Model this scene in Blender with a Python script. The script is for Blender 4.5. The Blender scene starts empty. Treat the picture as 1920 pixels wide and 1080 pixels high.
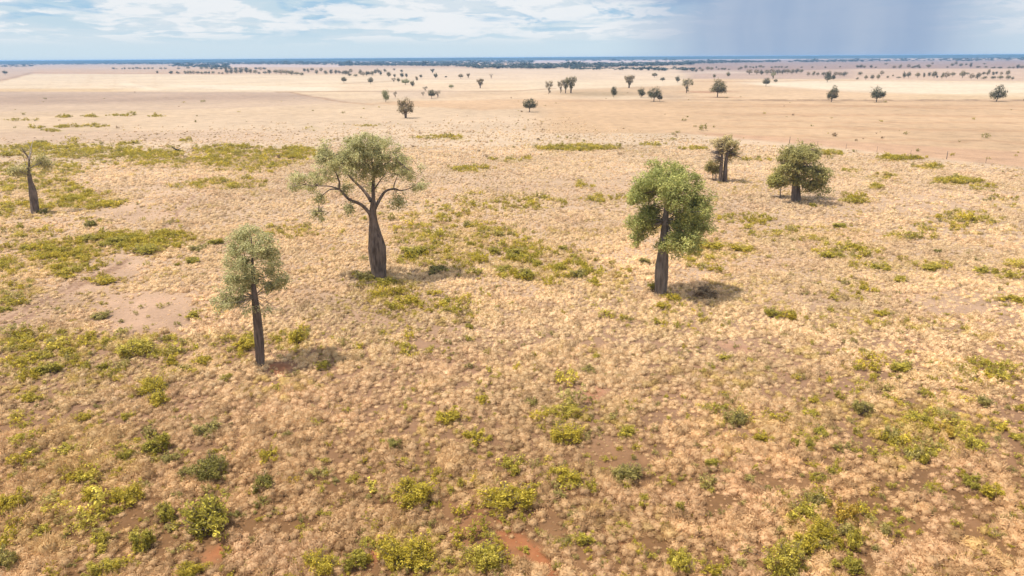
import bpy, math, random
import numpy as np
from mathutils import Vector, Matrix

# ------------------------------------------------------------------ camera, world, sun
SC = bpy.context.scene
COL = SC.collection
W, H, F = 1920.0, 1080.0, 1280.0
CAM_H = 20.0
PITCH, ROLL = math.radians(18.65), math.radians(0.36)
SUN_EL, SUN_AZ = math.radians(66), math.radians(-97)     # azimuth from +Y towards +X
EXPOSURE = 0.45

fwd = np.array([0, math.cos(PITCH), -math.sin(PITCH)])
r0 = np.array([1.0, 0, 0]); u0 = np.array([0, math.sin(PITCH), math.cos(PITCH)])
rgt = math.cos(ROLL) * r0 - math.sin(ROLL) * u0
upv = math.sin(ROLL) * r0 + math.cos(ROLL) * u0
cam = bpy.data.cameras.new('camera')
cam.sensor_width = 36.0; cam.lens = 36.0 * F / W; cam.clip_start = 0.5; cam.clip_end = 80000
cam_o = bpy.data.objects.new('camera', cam); COL.objects.link(cam_o)
m = Matrix.Identity(4)
for i in range(3):
    m[i][0] = rgt[i]; m[i][1] = upv[i]; m[i][2] = -fwd[i]
m[2][3] = CAM_H
cam_o.matrix_world = m
SC.camera = cam_o

sd = bpy.data.lights.new('sun', 'SUN')
sd.energy = 4.5; sd.angle = math.radians(0.6); sd.color = (1.0, 0.93, 0.84)
so = bpy.data.objects.new('sun', sd); COL.objects.link(so)
sv = Vector((math.sin(SUN_AZ) * math.cos(SUN_EL), math.cos(SUN_AZ) * math.cos(SUN_EL), math.sin(SUN_EL)))
so.rotation_euler = sv.to_track_quat('Z', 'Y').to_euler()
so.location = (0, 0, 300)

VS = SC.view_settings
SC.display_settings.display_device = 'sRGB'
VS.view_transform = 'Standard'; VS.look = 'None'; VS.gamma = 1.0; VS.exposure = EXPOSURE; VS.use_curve_mapping = False
cy = SC.cycles
cy.max_bounces = 6; cy.diffuse_bounces = 3; cy.glossy_bounces = 1; cy.transmission_bounces = 3
cy.transparent_max_bounces = 8; cy.volume_bounces = 0
cy.use_denoising = True
cy.caustics_reflective = False; cy.caustics_refractive = False


def lin(c):
    c = np.asarray(c, float) / 255.0
    return np.where(c <= 0.04045, c / 12.92, ((c + 0.055) / 1.055) ** 2.4)


class NT:
    """small helper to write node graphs"""
    def __init__(s, tree):
        s.t = tree; tree.nodes.clear()
    def n(s, typ, **kw):
        nd = s.t.nodes.new(typ)
        for k, v in kw.items():
            setattr(nd, k, v)
        return nd
    def link(s, a, b):
        s.t.links.new(a, b)
    def put(s, sock, v):
        if isinstance(v, bpy.types.NodeSocket):
            s.link(v, sock)
        else:
            sock.default_value = v
    def math(s, op, a, b=0.0, clamp=False):
        nd = s.n('ShaderNodeMath', operation=op, use_clamp=clamp)
        s.put(nd.inputs[0], a); s.put(nd.inputs[1], b)
        return nd.outputs[0]
    def smooth(s, v, lo, hi, a=0.0, b=1.0):
        nd = s.n('ShaderNodeMapRange', interpolation_type='SMOOTHSTEP')
        s.put(nd.inputs[0], v)
        for i, x in enumerate((lo, hi, a, b)):
            s.put(nd.inputs[i + 1], x)
        return nd.outputs[0]
    def mix(s, f, a, b, blend='MIX'):
        nd = s.n('ShaderNodeMix', data_type='RGBA', blend_type=blend)
        s.put(nd.inputs[0], f)
        s.put(nd.inputs[6], a if isinstance(a, bpy.types.NodeSocket) else tuple(a) + (1,) * (4 - len(a)))
        s.put(nd.inputs[7], b if isinstance(b, bpy.types.NodeSocket) else tuple(b) + (1,) * (4 - len(b)))
        return nd.outputs[2]
    def noise(s, vec, scale, detail=4, rough=0.55, dist=0.0):
        nd = s.n('ShaderNodeTexNoise')
        if vec is not None: s.link(vec, nd.inputs['Vector'])
        nd.inputs['Scale'].default_value = scale; nd.inputs['Detail'].default_value = detail
        nd.inputs['Roughness'].default_value = rough; nd.inputs['Distortion'].default_value = dist
        return nd.outputs[0]


def build_world():
    w = bpy.data.worlds.new('World'); SC.world = w; w.use_nodes = True
    g = NT(w.node_tree)
    sky = g.n('ShaderNodeTexSky', sky_type='NISHITA')
    sky.sun_disc = False; sky.sun_elevation = SUN_EL; sky.sun_rotation = SUN_AZ
    sky.altitude = 200; sky.air_density = 1.0; sky.dust_density = 1.2; sky.ozone_density = 1.2
    S = 0.10
    tc = g.n('ShaderNodeTexCoord')
    sep = g.n('ShaderNodeSeparateXYZ'); g.link(tc.outputs['Generated'], sep.inputs[0])
    x, y, z = sep.outputs
    az = g.math('ARCTAN2', x, y)                 # 0 straight ahead
    el = g.math('ARCSINE', z)
    azd = g.math('MULTIPLY', az, 180 / math.pi)
    eld = g.math('MULTIPLY', el, 180 / math.pi)
    # cloud decks: stretched sideways more and more towards the horizon
    def coords(ka, ke, off):
        c = g.n('ShaderNodeCombineXYZ')
        e = g.math('LOGARITHM', g.math('ADD', g.math('MAXIMUM', eld, 0.0), 1.6), 2.718)
        g.put(c.inputs[0], g.math('MULTIPLY', azd, ka)); g.put(c.inputs[1], g.math('MULTIPLY', e, ke)); c.inputs[2].default_value = off
        return c.outputs[0]
    nA = g.noise(coords(0.085, 1.9, 3.1), 1.0, 8, 0.58, 0.35)
    nB = g.noise(coords(0.26, 5.5, 7.7), 1.0, 7, 0.6, 0.3)
    nC = g.noise(coords(0.16, 4.4, 12.4), 1.0, 8, 0.56, 0.5)
    base = g.n('ShaderNodeVectorMath', operation='SCALE')
    g.link(sky.outputs[0], base.inputs[0]); base.inputs['Scale'].default_value = S
    k = 2.0 ** -EXPOSURE
    def C(r, gg, b): return tuple(lin((r, gg, b)) * k)
    # pale veil near the horizon, clearer and bluer above
    veil = g.smooth(eld, 0.0, 9.0, 1.0, 0.7)
    col = g.mix(veil, base.outputs[0], C(196, 219, 234))
    low = g.smooth(eld, 0.4, 2.6, 0.95, 0.0)
    col = g.mix(low, col, C(208, 226, 237))
    blue = g.math('MULTIPLY', g.smooth(nC, 0.46, 0.56), g.smooth(eld, 1.2, 3.2))
    col = g.mix(g.math('MULTIPLY', blue, 0.85), col, C(162, 200, 228))
    white = g.math('MULTIPLY', g.smooth(nA, 0.40, 0.56), g.smooth(eld, 0.5, 2.2))
    col = g.mix(g.math('MULTIPLY', white, 0.85), col, C(222, 231, 238))
    puff = g.math('MULTIPLY', g.smooth(nB, 0.44, 0.54), g.math('MULTIPLY', g.smooth(eld, 0.8, 2.0), g.smooth(nA, 0.33, 0.45)))
    col = g.mix(g.math('MULTIPLY', puff, 0.9), col, C(240, 243, 246))
    # dark cloud base above the middle of the view
    d1 = g.math('MULTIPLY', g.smooth(azd, 3.5, 10.0), g.math('SUBTRACT', 1.0, g.smooth(azd, 13.0, 18.0)))
    edge = g.math('ADD', eld, g.math('MULTIPLY', g.math('SUBTRACT', nC, 0.5), 1.6))
    d1 = g.math('MULTIPLY', d1, g.math('MULTIPLY', g.smooth(edge, 3.65, 4.3), g.math('SUBTRACT', 1.0, g.smooth(eld, 6.0, 14.0))))
    col = g.mix(g.math('MULTIPLY', d1, 0.85), col, C(132, 168, 208))
    # the rain shaft on the right
    azn = g.math('ADD', azd, g.math('MULTIPLY', g.math('SUBTRACT', nA, 0.5), 1.2))
    r1 = g.math('MULTIPLY', g.smooth(azn, 6.0, 18.0), g.math('SUBTRACT', 1.0, g.math('MULTIPLY', g.smooth(azn, 29.0, 36.0), 0.6)))
    r1 = g.math('MULTIPLY', r1, g.math('SUBTRACT', 1.0, g.smooth(eld, 8.0, 22.0)))
    cs = g.n('ShaderNodeCombineXYZ'); g.put(cs.inputs[0], g.math('MULTIPLY', azn, 0.22)); g.put(cs.inputs[1], g.math('MULTIPLY', eld, 0.05))
    streak = g.noise(cs.outputs[0], 1.0, 3, 0.5)
    rain = g.mix(g.smooth(streak, 0.35, 0.65), C(155, 176, 206), C(169, 186, 211))
    rain = g.mix(g.smooth(azd, 28.0, 37.0), rain, C(188, 204, 224))
    col = g.mix(g.math('MULTIPLY', r1, 0.95), col, rain)
    # upper sky, out of view: daylight sky mixed with brightened broken cloud
    hi = g.smooth(eld, 9.0, 25.0)
    up = g.mix(g.math('ADD', 0.25, g.math('MULTIPLY', g.smooth(nA, 0.40, 0.62), 0.65)), base.outputs[0], (1.08, 1.11, 1.16))   # unseen cloud overhead, brightened to raise fill and lighten shadows
    col = g.mix(hi, col, up)
    bg = g.n('ShaderNodeBackground'); g.link(col, bg.inputs[0]); bg.inputs[1].default_value = 1.0
    out = g.n('ShaderNodeOutputWorld'); g.link(bg.outputs[0], out.inputs[0])


build_world()

# ------------------------------------------------------------------ geometry helpers
def ray(px, py):
    px = np.asarray(px, float); py = np.asarray(py, float)
    return fwd + ((px - W / 2) / F)[..., None] * rgt + ((H / 2 - py) / F)[..., None] * upv

def at(px, py):
    """ground point that the photograph shows at a pixel"""
    d = ray(px, py); t = -CAM_H / np.minimum(d[..., 2], -1e-4)
    return np.stack([d[..., 0] * t, d[..., 1] * t], -1)

def depth_of(P):
    return P[1] * math.cos(PITCH) + CAM_H * math.sin(PITCH)

def to_px(x, y, z=0.0):
    v = np.stack([x, y, np.zeros_like(x) + z - CAM_H], -1)
    d = np.maximum(v @ fwd, 0.5)
    return W / 2 + F * (v @ rgt) / d, H / 2 - F * (v @ upv) / d

_LAT = np.random.default_rng(11).random((256, 256))
def vnoise(x, y):
    xi = np.floor(x).astype(np.int64); yi = np.floor(y).astype(np.int64)
    fx = x - xi; fy = y - yi
    fx = fx * fx * (3 - 2 * fx); fy = fy * fy * (3 - 2 * fy)
    a = _LAT[xi & 255, yi & 255]; b = _LAT[(xi + 1) & 255, yi & 255]
    c = _LAT[xi & 255, (yi + 1) & 255]; d = _LAT[(xi + 1) & 255, (yi + 1) & 255]
    return (a * (1 - fx) + b * fx) * (1 - fy) + (c * (1 - fx) + d * fx) * fy
def fbm(x, y, o=4):
    s = 0; a = 0.5; n = 0
    for i in range(o):
        s = s + a * vnoise(x + 17.3 * i, y - 9.1 * i); n += a; a *= 0.5; x = x * 2.03; y = y * 2.03
    return s / n
def sst(v, a, b):
    t = np.clip((v - a) / (b - a), 0, 1); return t * t * (3 - 2 * t)

def mesh_np(name, V, faces, tint=None, mats=(), midx=None, smooth=False):
    """faces: list of (n,k) index arrays"""
    me = bpy.data.meshes.new(name)
    V = np.asarray(V, np.float32)
    me.vertices.add(len(V)); me.vertices.foreach_set('co', V.ravel())
    lv = np.concatenate([f.ravel() for f in faces]).astype(np.int32)
    cnt = np.concatenate([np.full(len(f), f.shape[1], np.int32) for f in faces])
    st = np.concatenate([[0], np.cumsum(cnt)[:-1]]).astype(np.int32)
    me.loops.add(len(lv)); me.loops.foreach_set('vertex_index', lv)
    me.polygons.add(len(cnt)); me.polygons.foreach_set('loop_start', st)
    if midx is not None: me.polygons.foreach_set('material_index', midx.astype(np.int32))
    if smooth: me.polygons.foreach_set('use_smooth', np.ones(len(cnt), bool))
    me.update(calc_edges=True)
    if tint is not None:
        t4 = np.ones((len(V), 4), np.float32); t4[:, :3] = tint
        me.attributes.new('tint', 'FLOAT_COLOR', 'POINT').data.foreach_set('color', t4.ravel())
    for mm in mats: me.materials.append(mm)
    return me

def link(name, me, parent=None, loc=None):
    o = bpy.data.objects.new(name, me); COL.objects.link(o)
    if parent is not None: o.parent = parent
    if loc is not None: o.location = loc
    return o

def tag(o, label=None, cat=None, group=None, kind=None):
    if label: o['label'] = label
    if cat: o['category'] = cat
    if group: o['group'] = group
    if kind: o['kind'] = kind
    return o

# ------------------------------------------------------------------ materials
def mat_leafy(name, transl=0.35, rough=0.6, spec=0.2):
    mt = bpy.data.materials.new(name); mt.use_nodes = True
    g = NT(mt.node_tree)
    at_ = g.n('ShaderNodeAttribute', attribute_name='tint')
    p = g.n('ShaderNodeBsdfPrincipled'); g.link(at_.outputs[0], p.inputs['Base Color'])
    p.inputs['Roughness'].default_value = rough; p.inputs['Specular IOR Level'].default_value = spec
    t = g.n('ShaderNodeBsdfTranslucent'); g.link(at_.outputs[0], t.inputs[0])
    mx = g.n('ShaderNodeMixShader'); mx.inputs[0].default_value = transl
    g.link(p.outputs[0], mx.inputs[1]); g.link(t.outputs[0], mx.inputs[2])
    out = g.n('ShaderNodeOutputMaterial'); g.link(mx.outputs[0], out.inputs[0])
    return mt

def mat_bark(name, c1, c2, scale=3.0):
    mt = bpy.data.materials.new(name); mt.use_nodes = True
    g = NT(mt.node_tree)
    tc = g.n('ShaderNodeTexCoord')
    mp = g.n('ShaderNodeMapping'); mp.inputs['Scale'].default_value = (scale * 2.2, scale * 2.2, scale * 0.25)
    g.link(tc.outputs['Object'], mp.inputs[0])
    n1 = g.noise(mp.outputs[0], 1.0, 6, 0.65)
    n2 = g.noise(tc.outputs['Object'], 0.9, 3, 0.5)
    col = g.mix(g.smooth(n1, 0.3, 0.7), c1, c2)
    col = g.mix(g.math('MULTIPLY', g.smooth(n2, 0.45, 0.75), 0.5), col, tuple(min(1, 1.5 * v) for v in c2))
    p = g.n('ShaderNodeBsdfPrincipled'); g.link(col, p.inputs['Base Color'])
    p.inputs['Roughness'].default_value = 0.9; p.inputs['Specular IOR Level'].default_value = 0.15
    b = g.n('ShaderNodeBump'); b.inputs['Strength'].default_value = 0.4; b.inputs['Distance'].default_value = 0.06
    g.link(n1, b.inputs['Height']); g.link(b.outputs[0], p.inputs['Normal'])
    out = g.n('ShaderNodeOutputMaterial'); g.link(p.outputs[0], out.inputs[0])
    return mt

M_GRASS = mat_leafy('dry_grass', 0.36, 0.75, 0.1)
M_LEAF = mat_leafy('leaf', 0.42, 0.55, 0.25)
M_BARK = mat_bark('bottle_tree_bark', (0.062, 0.044, 0.034), (0.185, 0.140, 0.110))
M_GREYBARK = mat_bark('grey_bark', (0.085, 0.068, 0.055), (0.215, 0.175, 0.145))
M_DEAD = mat_bark('dead_wood', (0.018, 0.014, 0.013), (0.06, 0.045, 0.04))
M_PALE = mat_bark('weathered_twig', (0.30, 0.26, 0.23), (0.50, 0.45, 0.41))
M_POST = mat_bark('fence_post_wood', (0.07, 0.055, 0.045), (0.17, 0.14, 0.12))

def mat_ground():
    mt = bpy.data.materials.new('plain_ground'); mt.use_nodes = True
    g = NT(mt.node_tree)
    a = g.n('ShaderNodeAttribute', attribute_name='tint')
    geo = g.n('ShaderNodeNewGeometry'); pos = geo.outputs['Position']
    n1 = g.noise(pos, 3.0, 6, 0.65); n2 = g.noise(pos, 0.22, 6, 0.62); n3 = g.noise(pos, 0.02, 5, 0.6)
    v = g.math('ADD', g.math('MULTIPLY', g.math('SUBTRACT', n1, 0.5), 0.8), g.math('MULTIPLY', g.math('SUBTRACT', n2, 0.5), 0.75))
    v = g.math('ADD', v, g.math('MULTIPLY', g.math('SUBTRACT', n3, 0.5), 0.55))
    v = g.math('ADD', v, 1.0)
    sc = g.n('ShaderNodeVectorMath', operation='SCALE'); g.link(a.outputs[0], sc.inputs[0]); g.link(v, sc.inputs['Scale'])
    # patches of barer, pinker earth
    col = g.mix(g.math('MULTIPLY', g.smooth(n2, 0.55, 0.75), 0.25), sc.outputs[0], tuple(lin((176, 132, 108)) / 1.5))
    p = g.n('ShaderNodeBsdfPrincipled'); g.link(col, p.inputs['Base Color'])
    p.inputs['Roughness'].default_value = 0.95; p.inputs['Specular IOR Level'].default_value = 0.05
    b = g.n('ShaderNodeBump'); b.inputs['Strength'].default_value = 0.5; b.inputs['Distance'].default_value = 0.12
    g.link(n1, b.inputs['Height']); g.link(b.outputs[0], p.inputs['Normal'])
    out = g.n('ShaderNodeOutputMaterial'); g.link(p.outputs[0], out.inputs[0])
    return mt
M_GROUND = mat_ground()

# ------------------------------------------------------------------ what grows where (read off the photograph, laid on the ground plane)
# bare earth: x, y, rx, ry, angle (deg, clockwise on the picture), strength
BARE = [(270, 586, 98, 44, 0, .95), (210, 508, 75, 30, -25, .9), (115, 558, 150, 24, -28, .75), (255, 402, 75, 16, 0, .75), (290, 360, 60, 14, 0, .5),
        (1165, 852, 85, 24, 6, .85), (878, 972, 60, 36, 15, .9), (1120, 738, 26, 10, 0, .7), (1385, 655, 60, 11, 12, .7), (1760, 580, 110, 24, 4, .45),
        (1430, 492, 90, 14, 0, .4), (880, 622, 50, 15, 0, .5), (1340, 500, 60, 12, 0, .3), (410, 1036, 42, 20, -15, .95), (690, 1045, 14, 32, -10, .9),
        (930, 412, 90, 12, 0, .35), (1120, 345, 160, 20, 0, .45), (1420, 420, 120, 14, 0, .35), (560, 520, 40, 12, 0, .3), (1050, 1010, 90, 30, 35, .6),
        (880, 330, 120, 22, 0, .4), (1700, 380, 160, 20, 0, .3), (520, 690, 40, 10, 0, .8), (760, 800, 60, 14, 0, .25), (430, 850, 40, 16, -10, .35)]
RED = [(415, 1033, 38, 15, -14, .95), (692, 1048, 12, 30, -10, .8), (515, 690, 34, 8, 0, .9), (1120, 738, 22, 8, 0, .5), (880, 975, 40, 22, 15, .3), (1160, 1010, 40, 14, 10, .4), (610, 1010, 10, 10, 0, .4), (1390, 658, 50, 7, 12, .35)]
RED_TRACK = [(925, 955), (948, 985), (975, 1012), (1005, 1042), (1045, 1080), (1090, 1130)]
CATTLE = [[(0, 622), (60, 590), (130, 548), (180, 520), (232, 500)], [(0, 604), (70, 570), (140, 534), (200, 508), (240, 488)], [(285, 452), (310, 425), (345, 388), (362, 368)], [(1150, 250), (1300, 300)]]
# low green scrub: x, y, rx, ry, weight, colour (0 yellow-green, 1 olive green, 2 bright green)
SCRUB = [(120, 284, 150, 12, .5, 0), (70, 318, 90, 16, .45, 0), (60, 350, 95, 14, .5, 0), (165, 378, 65, 14, 1.2, 0), (40, 388, 60, 14, .8, 0), (40, 404, 55, 8, .5, 0), (300, 296, 140, 18, .3, 0),
         (470, 300, 90, 22, .35, 0), (535, 290, 55, 14, .5, 0), (290, 452, 90, 16, .8, 1), (230, 448, 80, 14, 1.1, 1), (130, 468, 110, 18, .9, 1), (90, 497, 105, 18, .8, 1), (20, 545, 50, 30, .6, 0), (50, 440, 60, 14, .4, 0),
         (200, 527, 35, 7, .6, 1), (430, 345, 70, 10, .45, 0), (360, 350, 40, 6, .3, 0), (1080, 278, 75, 5, 1.0, 0), (820, 258, 45, 2.5, .8, 0), (960, 300, 40, 5, .4, 0), (640, 300, 30, 10, .2, 0),
         (90, 650, 120, 28, .9, 0), (270, 650, 85, 26, .9, 0), (555, 640, 45, 24, .6, 0), (430, 645, 55, 26, .5, 0), (90, 695, 95, 28, .55, 1), (290, 700, 90, 24, .4, 0), (30, 740, 60, 20, .5, 0),
         (900, 470, 140, 36, .5, 1), (1000, 500, 120, 34, .5, 1), (780, 480, 45, 18, .5, 2), (860, 440, 120, 22, .6, 0), (720, 542, 60, 22, .35, 1), (940, 380, 110, 16, .3, 0), (800, 400, 90, 16, .3, 0),
         (1100, 515, 75, 22, .4, 1), (1340, 480, 65, 30, .5, 0), (1400, 412, 65, 10, .5, 1), (1590, 472, 60, 16, .5, 0), (1700, 500, 110, 13, .4, 0), (1810, 410, 65, 13, .5, 0), (1690, 297, 42, 4, 1.2, 1),
         (1790, 340, 48, 6, 1.1, 0), (1650, 331, 26, 5, 1, 0), (1640, 351, 20, 4, .9, 1), (1740, 314, 30, 4, .9, 0), (1600, 320, 20, 4, .6, 1), (1560, 288, 22, 5, .6, 0), (1610, 376, 30, 8, .7, 1), (1420, 300, 30, 3, .7, 0), (1300, 279, 28, 2.5, .7, 0), (1095, 350, 18, 4, .8, 0),
         (760, 572, 80, 28, .3, 1), (700, 650, 110, 50, .16, 0), (1590, 545, 60, 22, .3, 0), (1600, 605, 90, 24, .25, 0), (1690, 700, 190, 40, .2, 0), (1740, 800, 130, 60, .55, 0), (1380, 790, 80, 40, .3, 0),
         (1540, 785, 90, 45, .22, 0), (1100, 780, 110, 30, .18, 0), (900, 900, 230, 60, .12, 0), (150, 850, 180, 90, .3, 0), (850, 1040, 130, 40, .5, 0), (1690, 840, 60, 50, .4, 0), (1110, 895, 110, 30, .2, 0), (120, 1000, 140, 60, .32, 0), (1550, 990, 100, 65, .5, 0),
         (1250, 600, 110, 30, .2, 0), (860, 575, 90, 28, .22, 1), (1020, 700, 120, 40, .12, 0), (1860, 700, 70, 30, .3, 0), (1480, 440, 100, 16, .25, 0), (1250, 420, 60, 14, .2, 0), (1140, 375, 60, 8, .4, 0),
         (880, 318, 40, 6, .5, 0), (420, 280, 60, 7, .4, 0), (280, 290, 60, 8, .4, 1), (460, 276, 26, 3, 1, 0), (560, 283, 30, 6, .8, 1), (170, 420, 40, 12, .3, 0), (300, 420, 40, 12, .2, 0), (600, 440, 50, 12, .3, 0), (540, 430, 50, 14, .3, 0),
         (120, 219, 12, 1.6, 1.2, 1), (172, 218, 16, 1.5, 1, 1), (225, 216, 26, 1.6, .8, 1), (295, 218, 14, 1.3, .9, 1), (115, 238, 14, 2, 1.1, 1), (180, 236, 20, 2.2, 1.1, 0), (150, 238, 8, 1.5, 1, 1), (100, 246, 18, 1.6, 1, 0), (70, 239, 16, 1.6, .9, 0),
         (40, 225, 30, 1.5, .5, 0), (350, 264, 15, 2, 1, 1), (245, 270, 18, 2.5, 1, 0), (75, 271, 22, 4, 1.1, 0), (855, 259, 12, 3, 1, 1), (840, 256, 24, 2, 1, 0), (690, 236, 22, 1.3, .7, 0), (1220, 272, 20, 2, .7, 0), (1260, 262, 10, 1.6, .6, 0), (585, 240, 12, 1.6, .6, 0),
         (1850, 350, 30, 8, .3, 0), (1880, 380, 40, 10, .3, 0), (1760, 425, 60, 10, .3, 0), (1700, 445, 60, 8, .3, 0), (1890, 510, 30, 16, .4, 0)]

def ellm(px, py, e):
    cx, cy_, rx, ry, ang = e[:5]
    a = math.radians(ang); ca, sa = math.cos(a), math.sin(a)
    dx, dy = px - cx, py - cy_
    u = (dx * ca + dy * sa) / rx; v = (-dx * sa + dy * ca) / ry
    return np.exp(-np.clip((u * u + v * v) ** 1.6, 0, 40))

def linedist(px, py, pts):
    d = np.full(px.shape, 1e9)
    for (x0, y0), (x1, y1) in zip(pts[:-1], pts[1:]):
        vx, vy = x1 - x0, y1 - y0
        t = np.clip(((px - x0) * vx + (py - y0) * vy) / (vx * vx + vy * vy), 0, 1)
        d = np.minimum(d, np.hypot(px - x0 - t * vx, py - y0 - t * vy))
    return d

def masks(x, y):
    """bare, red, green at ground points"""
    px, py = to_px(x, y)
    k = np.clip(np.hypot(x, y) / 60.0, .3, 6)
    qx = px + (fbm(x / 2.2, y / 2.2) - .5) * 60 / k ** .6
    qy = py + (fbm(x / 2.2 + 40, y / 2.2 + 9) - .5) * 36 / k
    bare = np.zeros(x.shape); red = np.zeros(x.shape); green = np.zeros(x.shape)
    for e in BARE: bare = np.maximum(bare, e[5] * ellm(qx, qy, e))
    for e in RED: red = np.maximum(red, e[5] * ellm(qx, qy, e))
    wtr = 7 + 20 * sst(py, 960, 1080)
    tr = np.exp(-(linedist(qx, qy, RED_TRACK) / wtr) ** 2)
    red = np.maximum(red, tr * .95); bare = np.maximum(bare, tr)
    for pl in CATTLE[:3]:
        tk = np.exp(-(linedist(px, py, pl) / 6.0) ** 2)
        bare = np.maximum(bare, tk * .9)
    for e in SCRUB:
        green = np.maximum(green, min(1, e[4]) * ellm(qx, qy, (e[0], e[1], e[2], e[3], 0)))
    return bare, red, green

# ------------------------------------------------------------------ the ground: one sheet, finer towards the viewer
K_ALB = 2.2
def band(px, py, x0, x1, top, bot, sx=8, sy=1.0):
    tx, ty = zip(*top); bx, by = zip(*bot)
    t = np.interp(px, tx, ty); b = np.interp(px, bx, by)
    return sst(px, x0 - sx, x0 + sx) * (1 - sst(px, x1 - sx, x1 + sx)) * sst(py, t - sy, t + sy) * (1 - sst(py, b - sy, b + sy))

def paint(x, y):
    px, py = to_px(x, y)
    py0 = py.copy()
    r = np.hypot(x, y)
    lr = np.log(np.maximum(r, 1.0)); az = np.arctan2(x, y)
    wob = fbm(az * 30, lr * 14); wob2 = fbm(az * 90 + 5, lr * 50)
    py = py + (wob - .5) * np.interp(py, [100, 140, 200, 300], [.6, 1.6, 5, 14])
    px = px + (wob2 - .5) * 20
    c = np.empty(x.shape + (3,)); c[:] = lin((230, 202, 168))
    def lay(mk, col, s=1.0):
        mk = np.clip(mk * s, 0, 1)[..., None]; c[:] = c * (1 - mk) + lin(col) * mk
    # middle plain
    lay(band(px, py, -900, 2900, [(0, 205)], [(0, 268)], 20, 8), (229, 200, 166))
    lay(band(px, py, 300, 1500, [(0, 215)], [(0, 300)], 120, 25), (232, 205, 174), .7)
    lay(band(px, py, -900, 560, [(0, 246)], [(0, 268)], 150, 5), (216, 186, 158), .8)
    # foreground soil
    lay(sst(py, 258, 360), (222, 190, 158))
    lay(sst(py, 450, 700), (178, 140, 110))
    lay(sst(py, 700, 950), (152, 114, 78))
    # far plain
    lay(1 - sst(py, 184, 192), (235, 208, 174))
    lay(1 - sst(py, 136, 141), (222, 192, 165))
    # pale stubble field on the left and its streaks
    lay(band(px, py0, -900, 1290, [(-400, 250), (0, 155), (60, 139), (320, 139), (640, 142), (800, 150), (1290, 150)], [(0, 166), (240, 170.5), (560, 172), (1290, 168)], 10, .7), (241, 217, 185))
    for xx in (52, 96, 128, 160, 168, 215, 250, 290):
        lay(np.exp(-((px + (py0 - 155) * (.9 - xx / 320.) * 1.2 - xx) / 1.5) ** 2) * band(px, py0, 0, 330, [(0, 141)], [(0, 166)], 5, 2), (226, 196, 160), .5)
    lay(band(px, py, 330, 640, [(300, 158), (640, 164)], [(300, 163), (440, 168), (640, 171)], 60, 1.5), (249, 230, 202), .9)
    lay(band(px, py, 225, 300, [(220, 150), (300, 168)], [(220, 158), (300, 170)], 10, 1.5), (248, 228, 198), .8)
    lay(band(px, py, 640, 980, [(0, 156)], [(0, 171)], 30, 1.5), (240, 212, 178), .8)
    # grey brown fallow field, darkened in part by painted cloud shadow
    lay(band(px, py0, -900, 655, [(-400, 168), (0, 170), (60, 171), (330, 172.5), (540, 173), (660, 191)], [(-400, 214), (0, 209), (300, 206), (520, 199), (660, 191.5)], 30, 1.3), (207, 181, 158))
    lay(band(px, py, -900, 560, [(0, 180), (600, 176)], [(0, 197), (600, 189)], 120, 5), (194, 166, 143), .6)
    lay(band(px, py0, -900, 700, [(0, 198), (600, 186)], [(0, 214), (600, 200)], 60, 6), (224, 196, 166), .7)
    lay(band(px, py0, -900, 240, [(0, 166)], [(0, 172)], 60, .8), (228, 196, 152), .8)
    lay(np.exp(-(linedist(px, py0, [(520, 172.5), (620, 171.5), (960, 171), (1040, 166)]) / .9) ** 2), (176, 142, 108), .65)
    lay(np.exp(-(linedist(px, py0, [(540, 173), (580, 180), (640, 191), (700, 196)]) / 1.1) ** 2), (186, 148, 112), .6)
    lay(np.exp(-(linedist(px, py0, [(640, 157), (720, 153), (790, 148), (900, 149)]) / .8) ** 2), (196, 164, 128), .55)
    # far left wedge with a dirt road
    lay(band(px, py0, -900, 62, [(0, 128), (60, 132)], [(-400, 247), (0, 152), (60, 138)], 4, 1), (216, 188, 164))
    lay(np.exp(-(linedist(px, py0, [(-400, 235), (0, 152), (30, 144), (62, 136)]) / 1.6) ** 2), (184, 150, 122), .7)
    lay(band(px, py0, 62, 430, [(0, 130)], [(0, 138.5)], 6, 1), (221, 188, 158))
    lay(np.exp(-(linedist(px, py0, [(60, 136), (200, 137.5), (430, 139)]) / .8) ** 2), (206, 166, 134), .6)
    # middle distance
    lay(ellm(px, py, (790, 176, 90, 9, 0)), (219, 194, 170), .7)
    lay(band(px, py, 700, 1110, [(700, 192), (900, 187), (1110, 184)], [(700, 196), (900, 206), (1110, 198)], 60, 2), (226, 189, 150), .85)
    lay(band(px, py, 820, 1100, [(0, 172)], [(0, 186)], 60, 3), (232, 200, 164), .7)
    lay(band(px, py, 1040, 1330, [(1000, 170), (1330, 158)], [(0, 179)], 30, 1.6), (219, 187, 150), .85)
    lay(ellm(px, py, (1125, 176, 75, 5, 0)), (188, 164, 130), .8)  # greyish shading below the trees, put into the ground colour
    lay(ellm(px, py, (1270, 182, 50, 3, 0)), (196, 162, 130), .6)
    lay(band(px, py0, 700, 1290, [(0, 128)], [(0, 150)], 60, 2), (239, 213, 184), .85)
    # right hand side: pale stubble, tan strips, red headland
    lay(band(px, py0, 1290, 2900, [(1290, 146), (1500, 150), (1920, 153), (2900, 158)], [(1290, 187), (2900, 189)], 30, 1), (231, 198, 160))
    lay(band(px, py0, 1400, 2900, [(1400, 151), (1600, 151), (1920, 154), (2900, 158)], [(1400, 158), (1600, 172), (1920, 182), (2900, 184)], 50, 3), (247, 226, 196))
    lay(band(px, py, 1700, 2400, [(1700, 176), (1920, 175)], [(1700, 186), (1920, 186)], 60, 2), (236, 206, 164), .6)
    lay(np.exp(-(linedist(px, py0, [(1300, 152), (1450, 153.5), (1520, 150), (1610, 151)]) / .8) ** 2), (208, 168, 128), .6)
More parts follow.
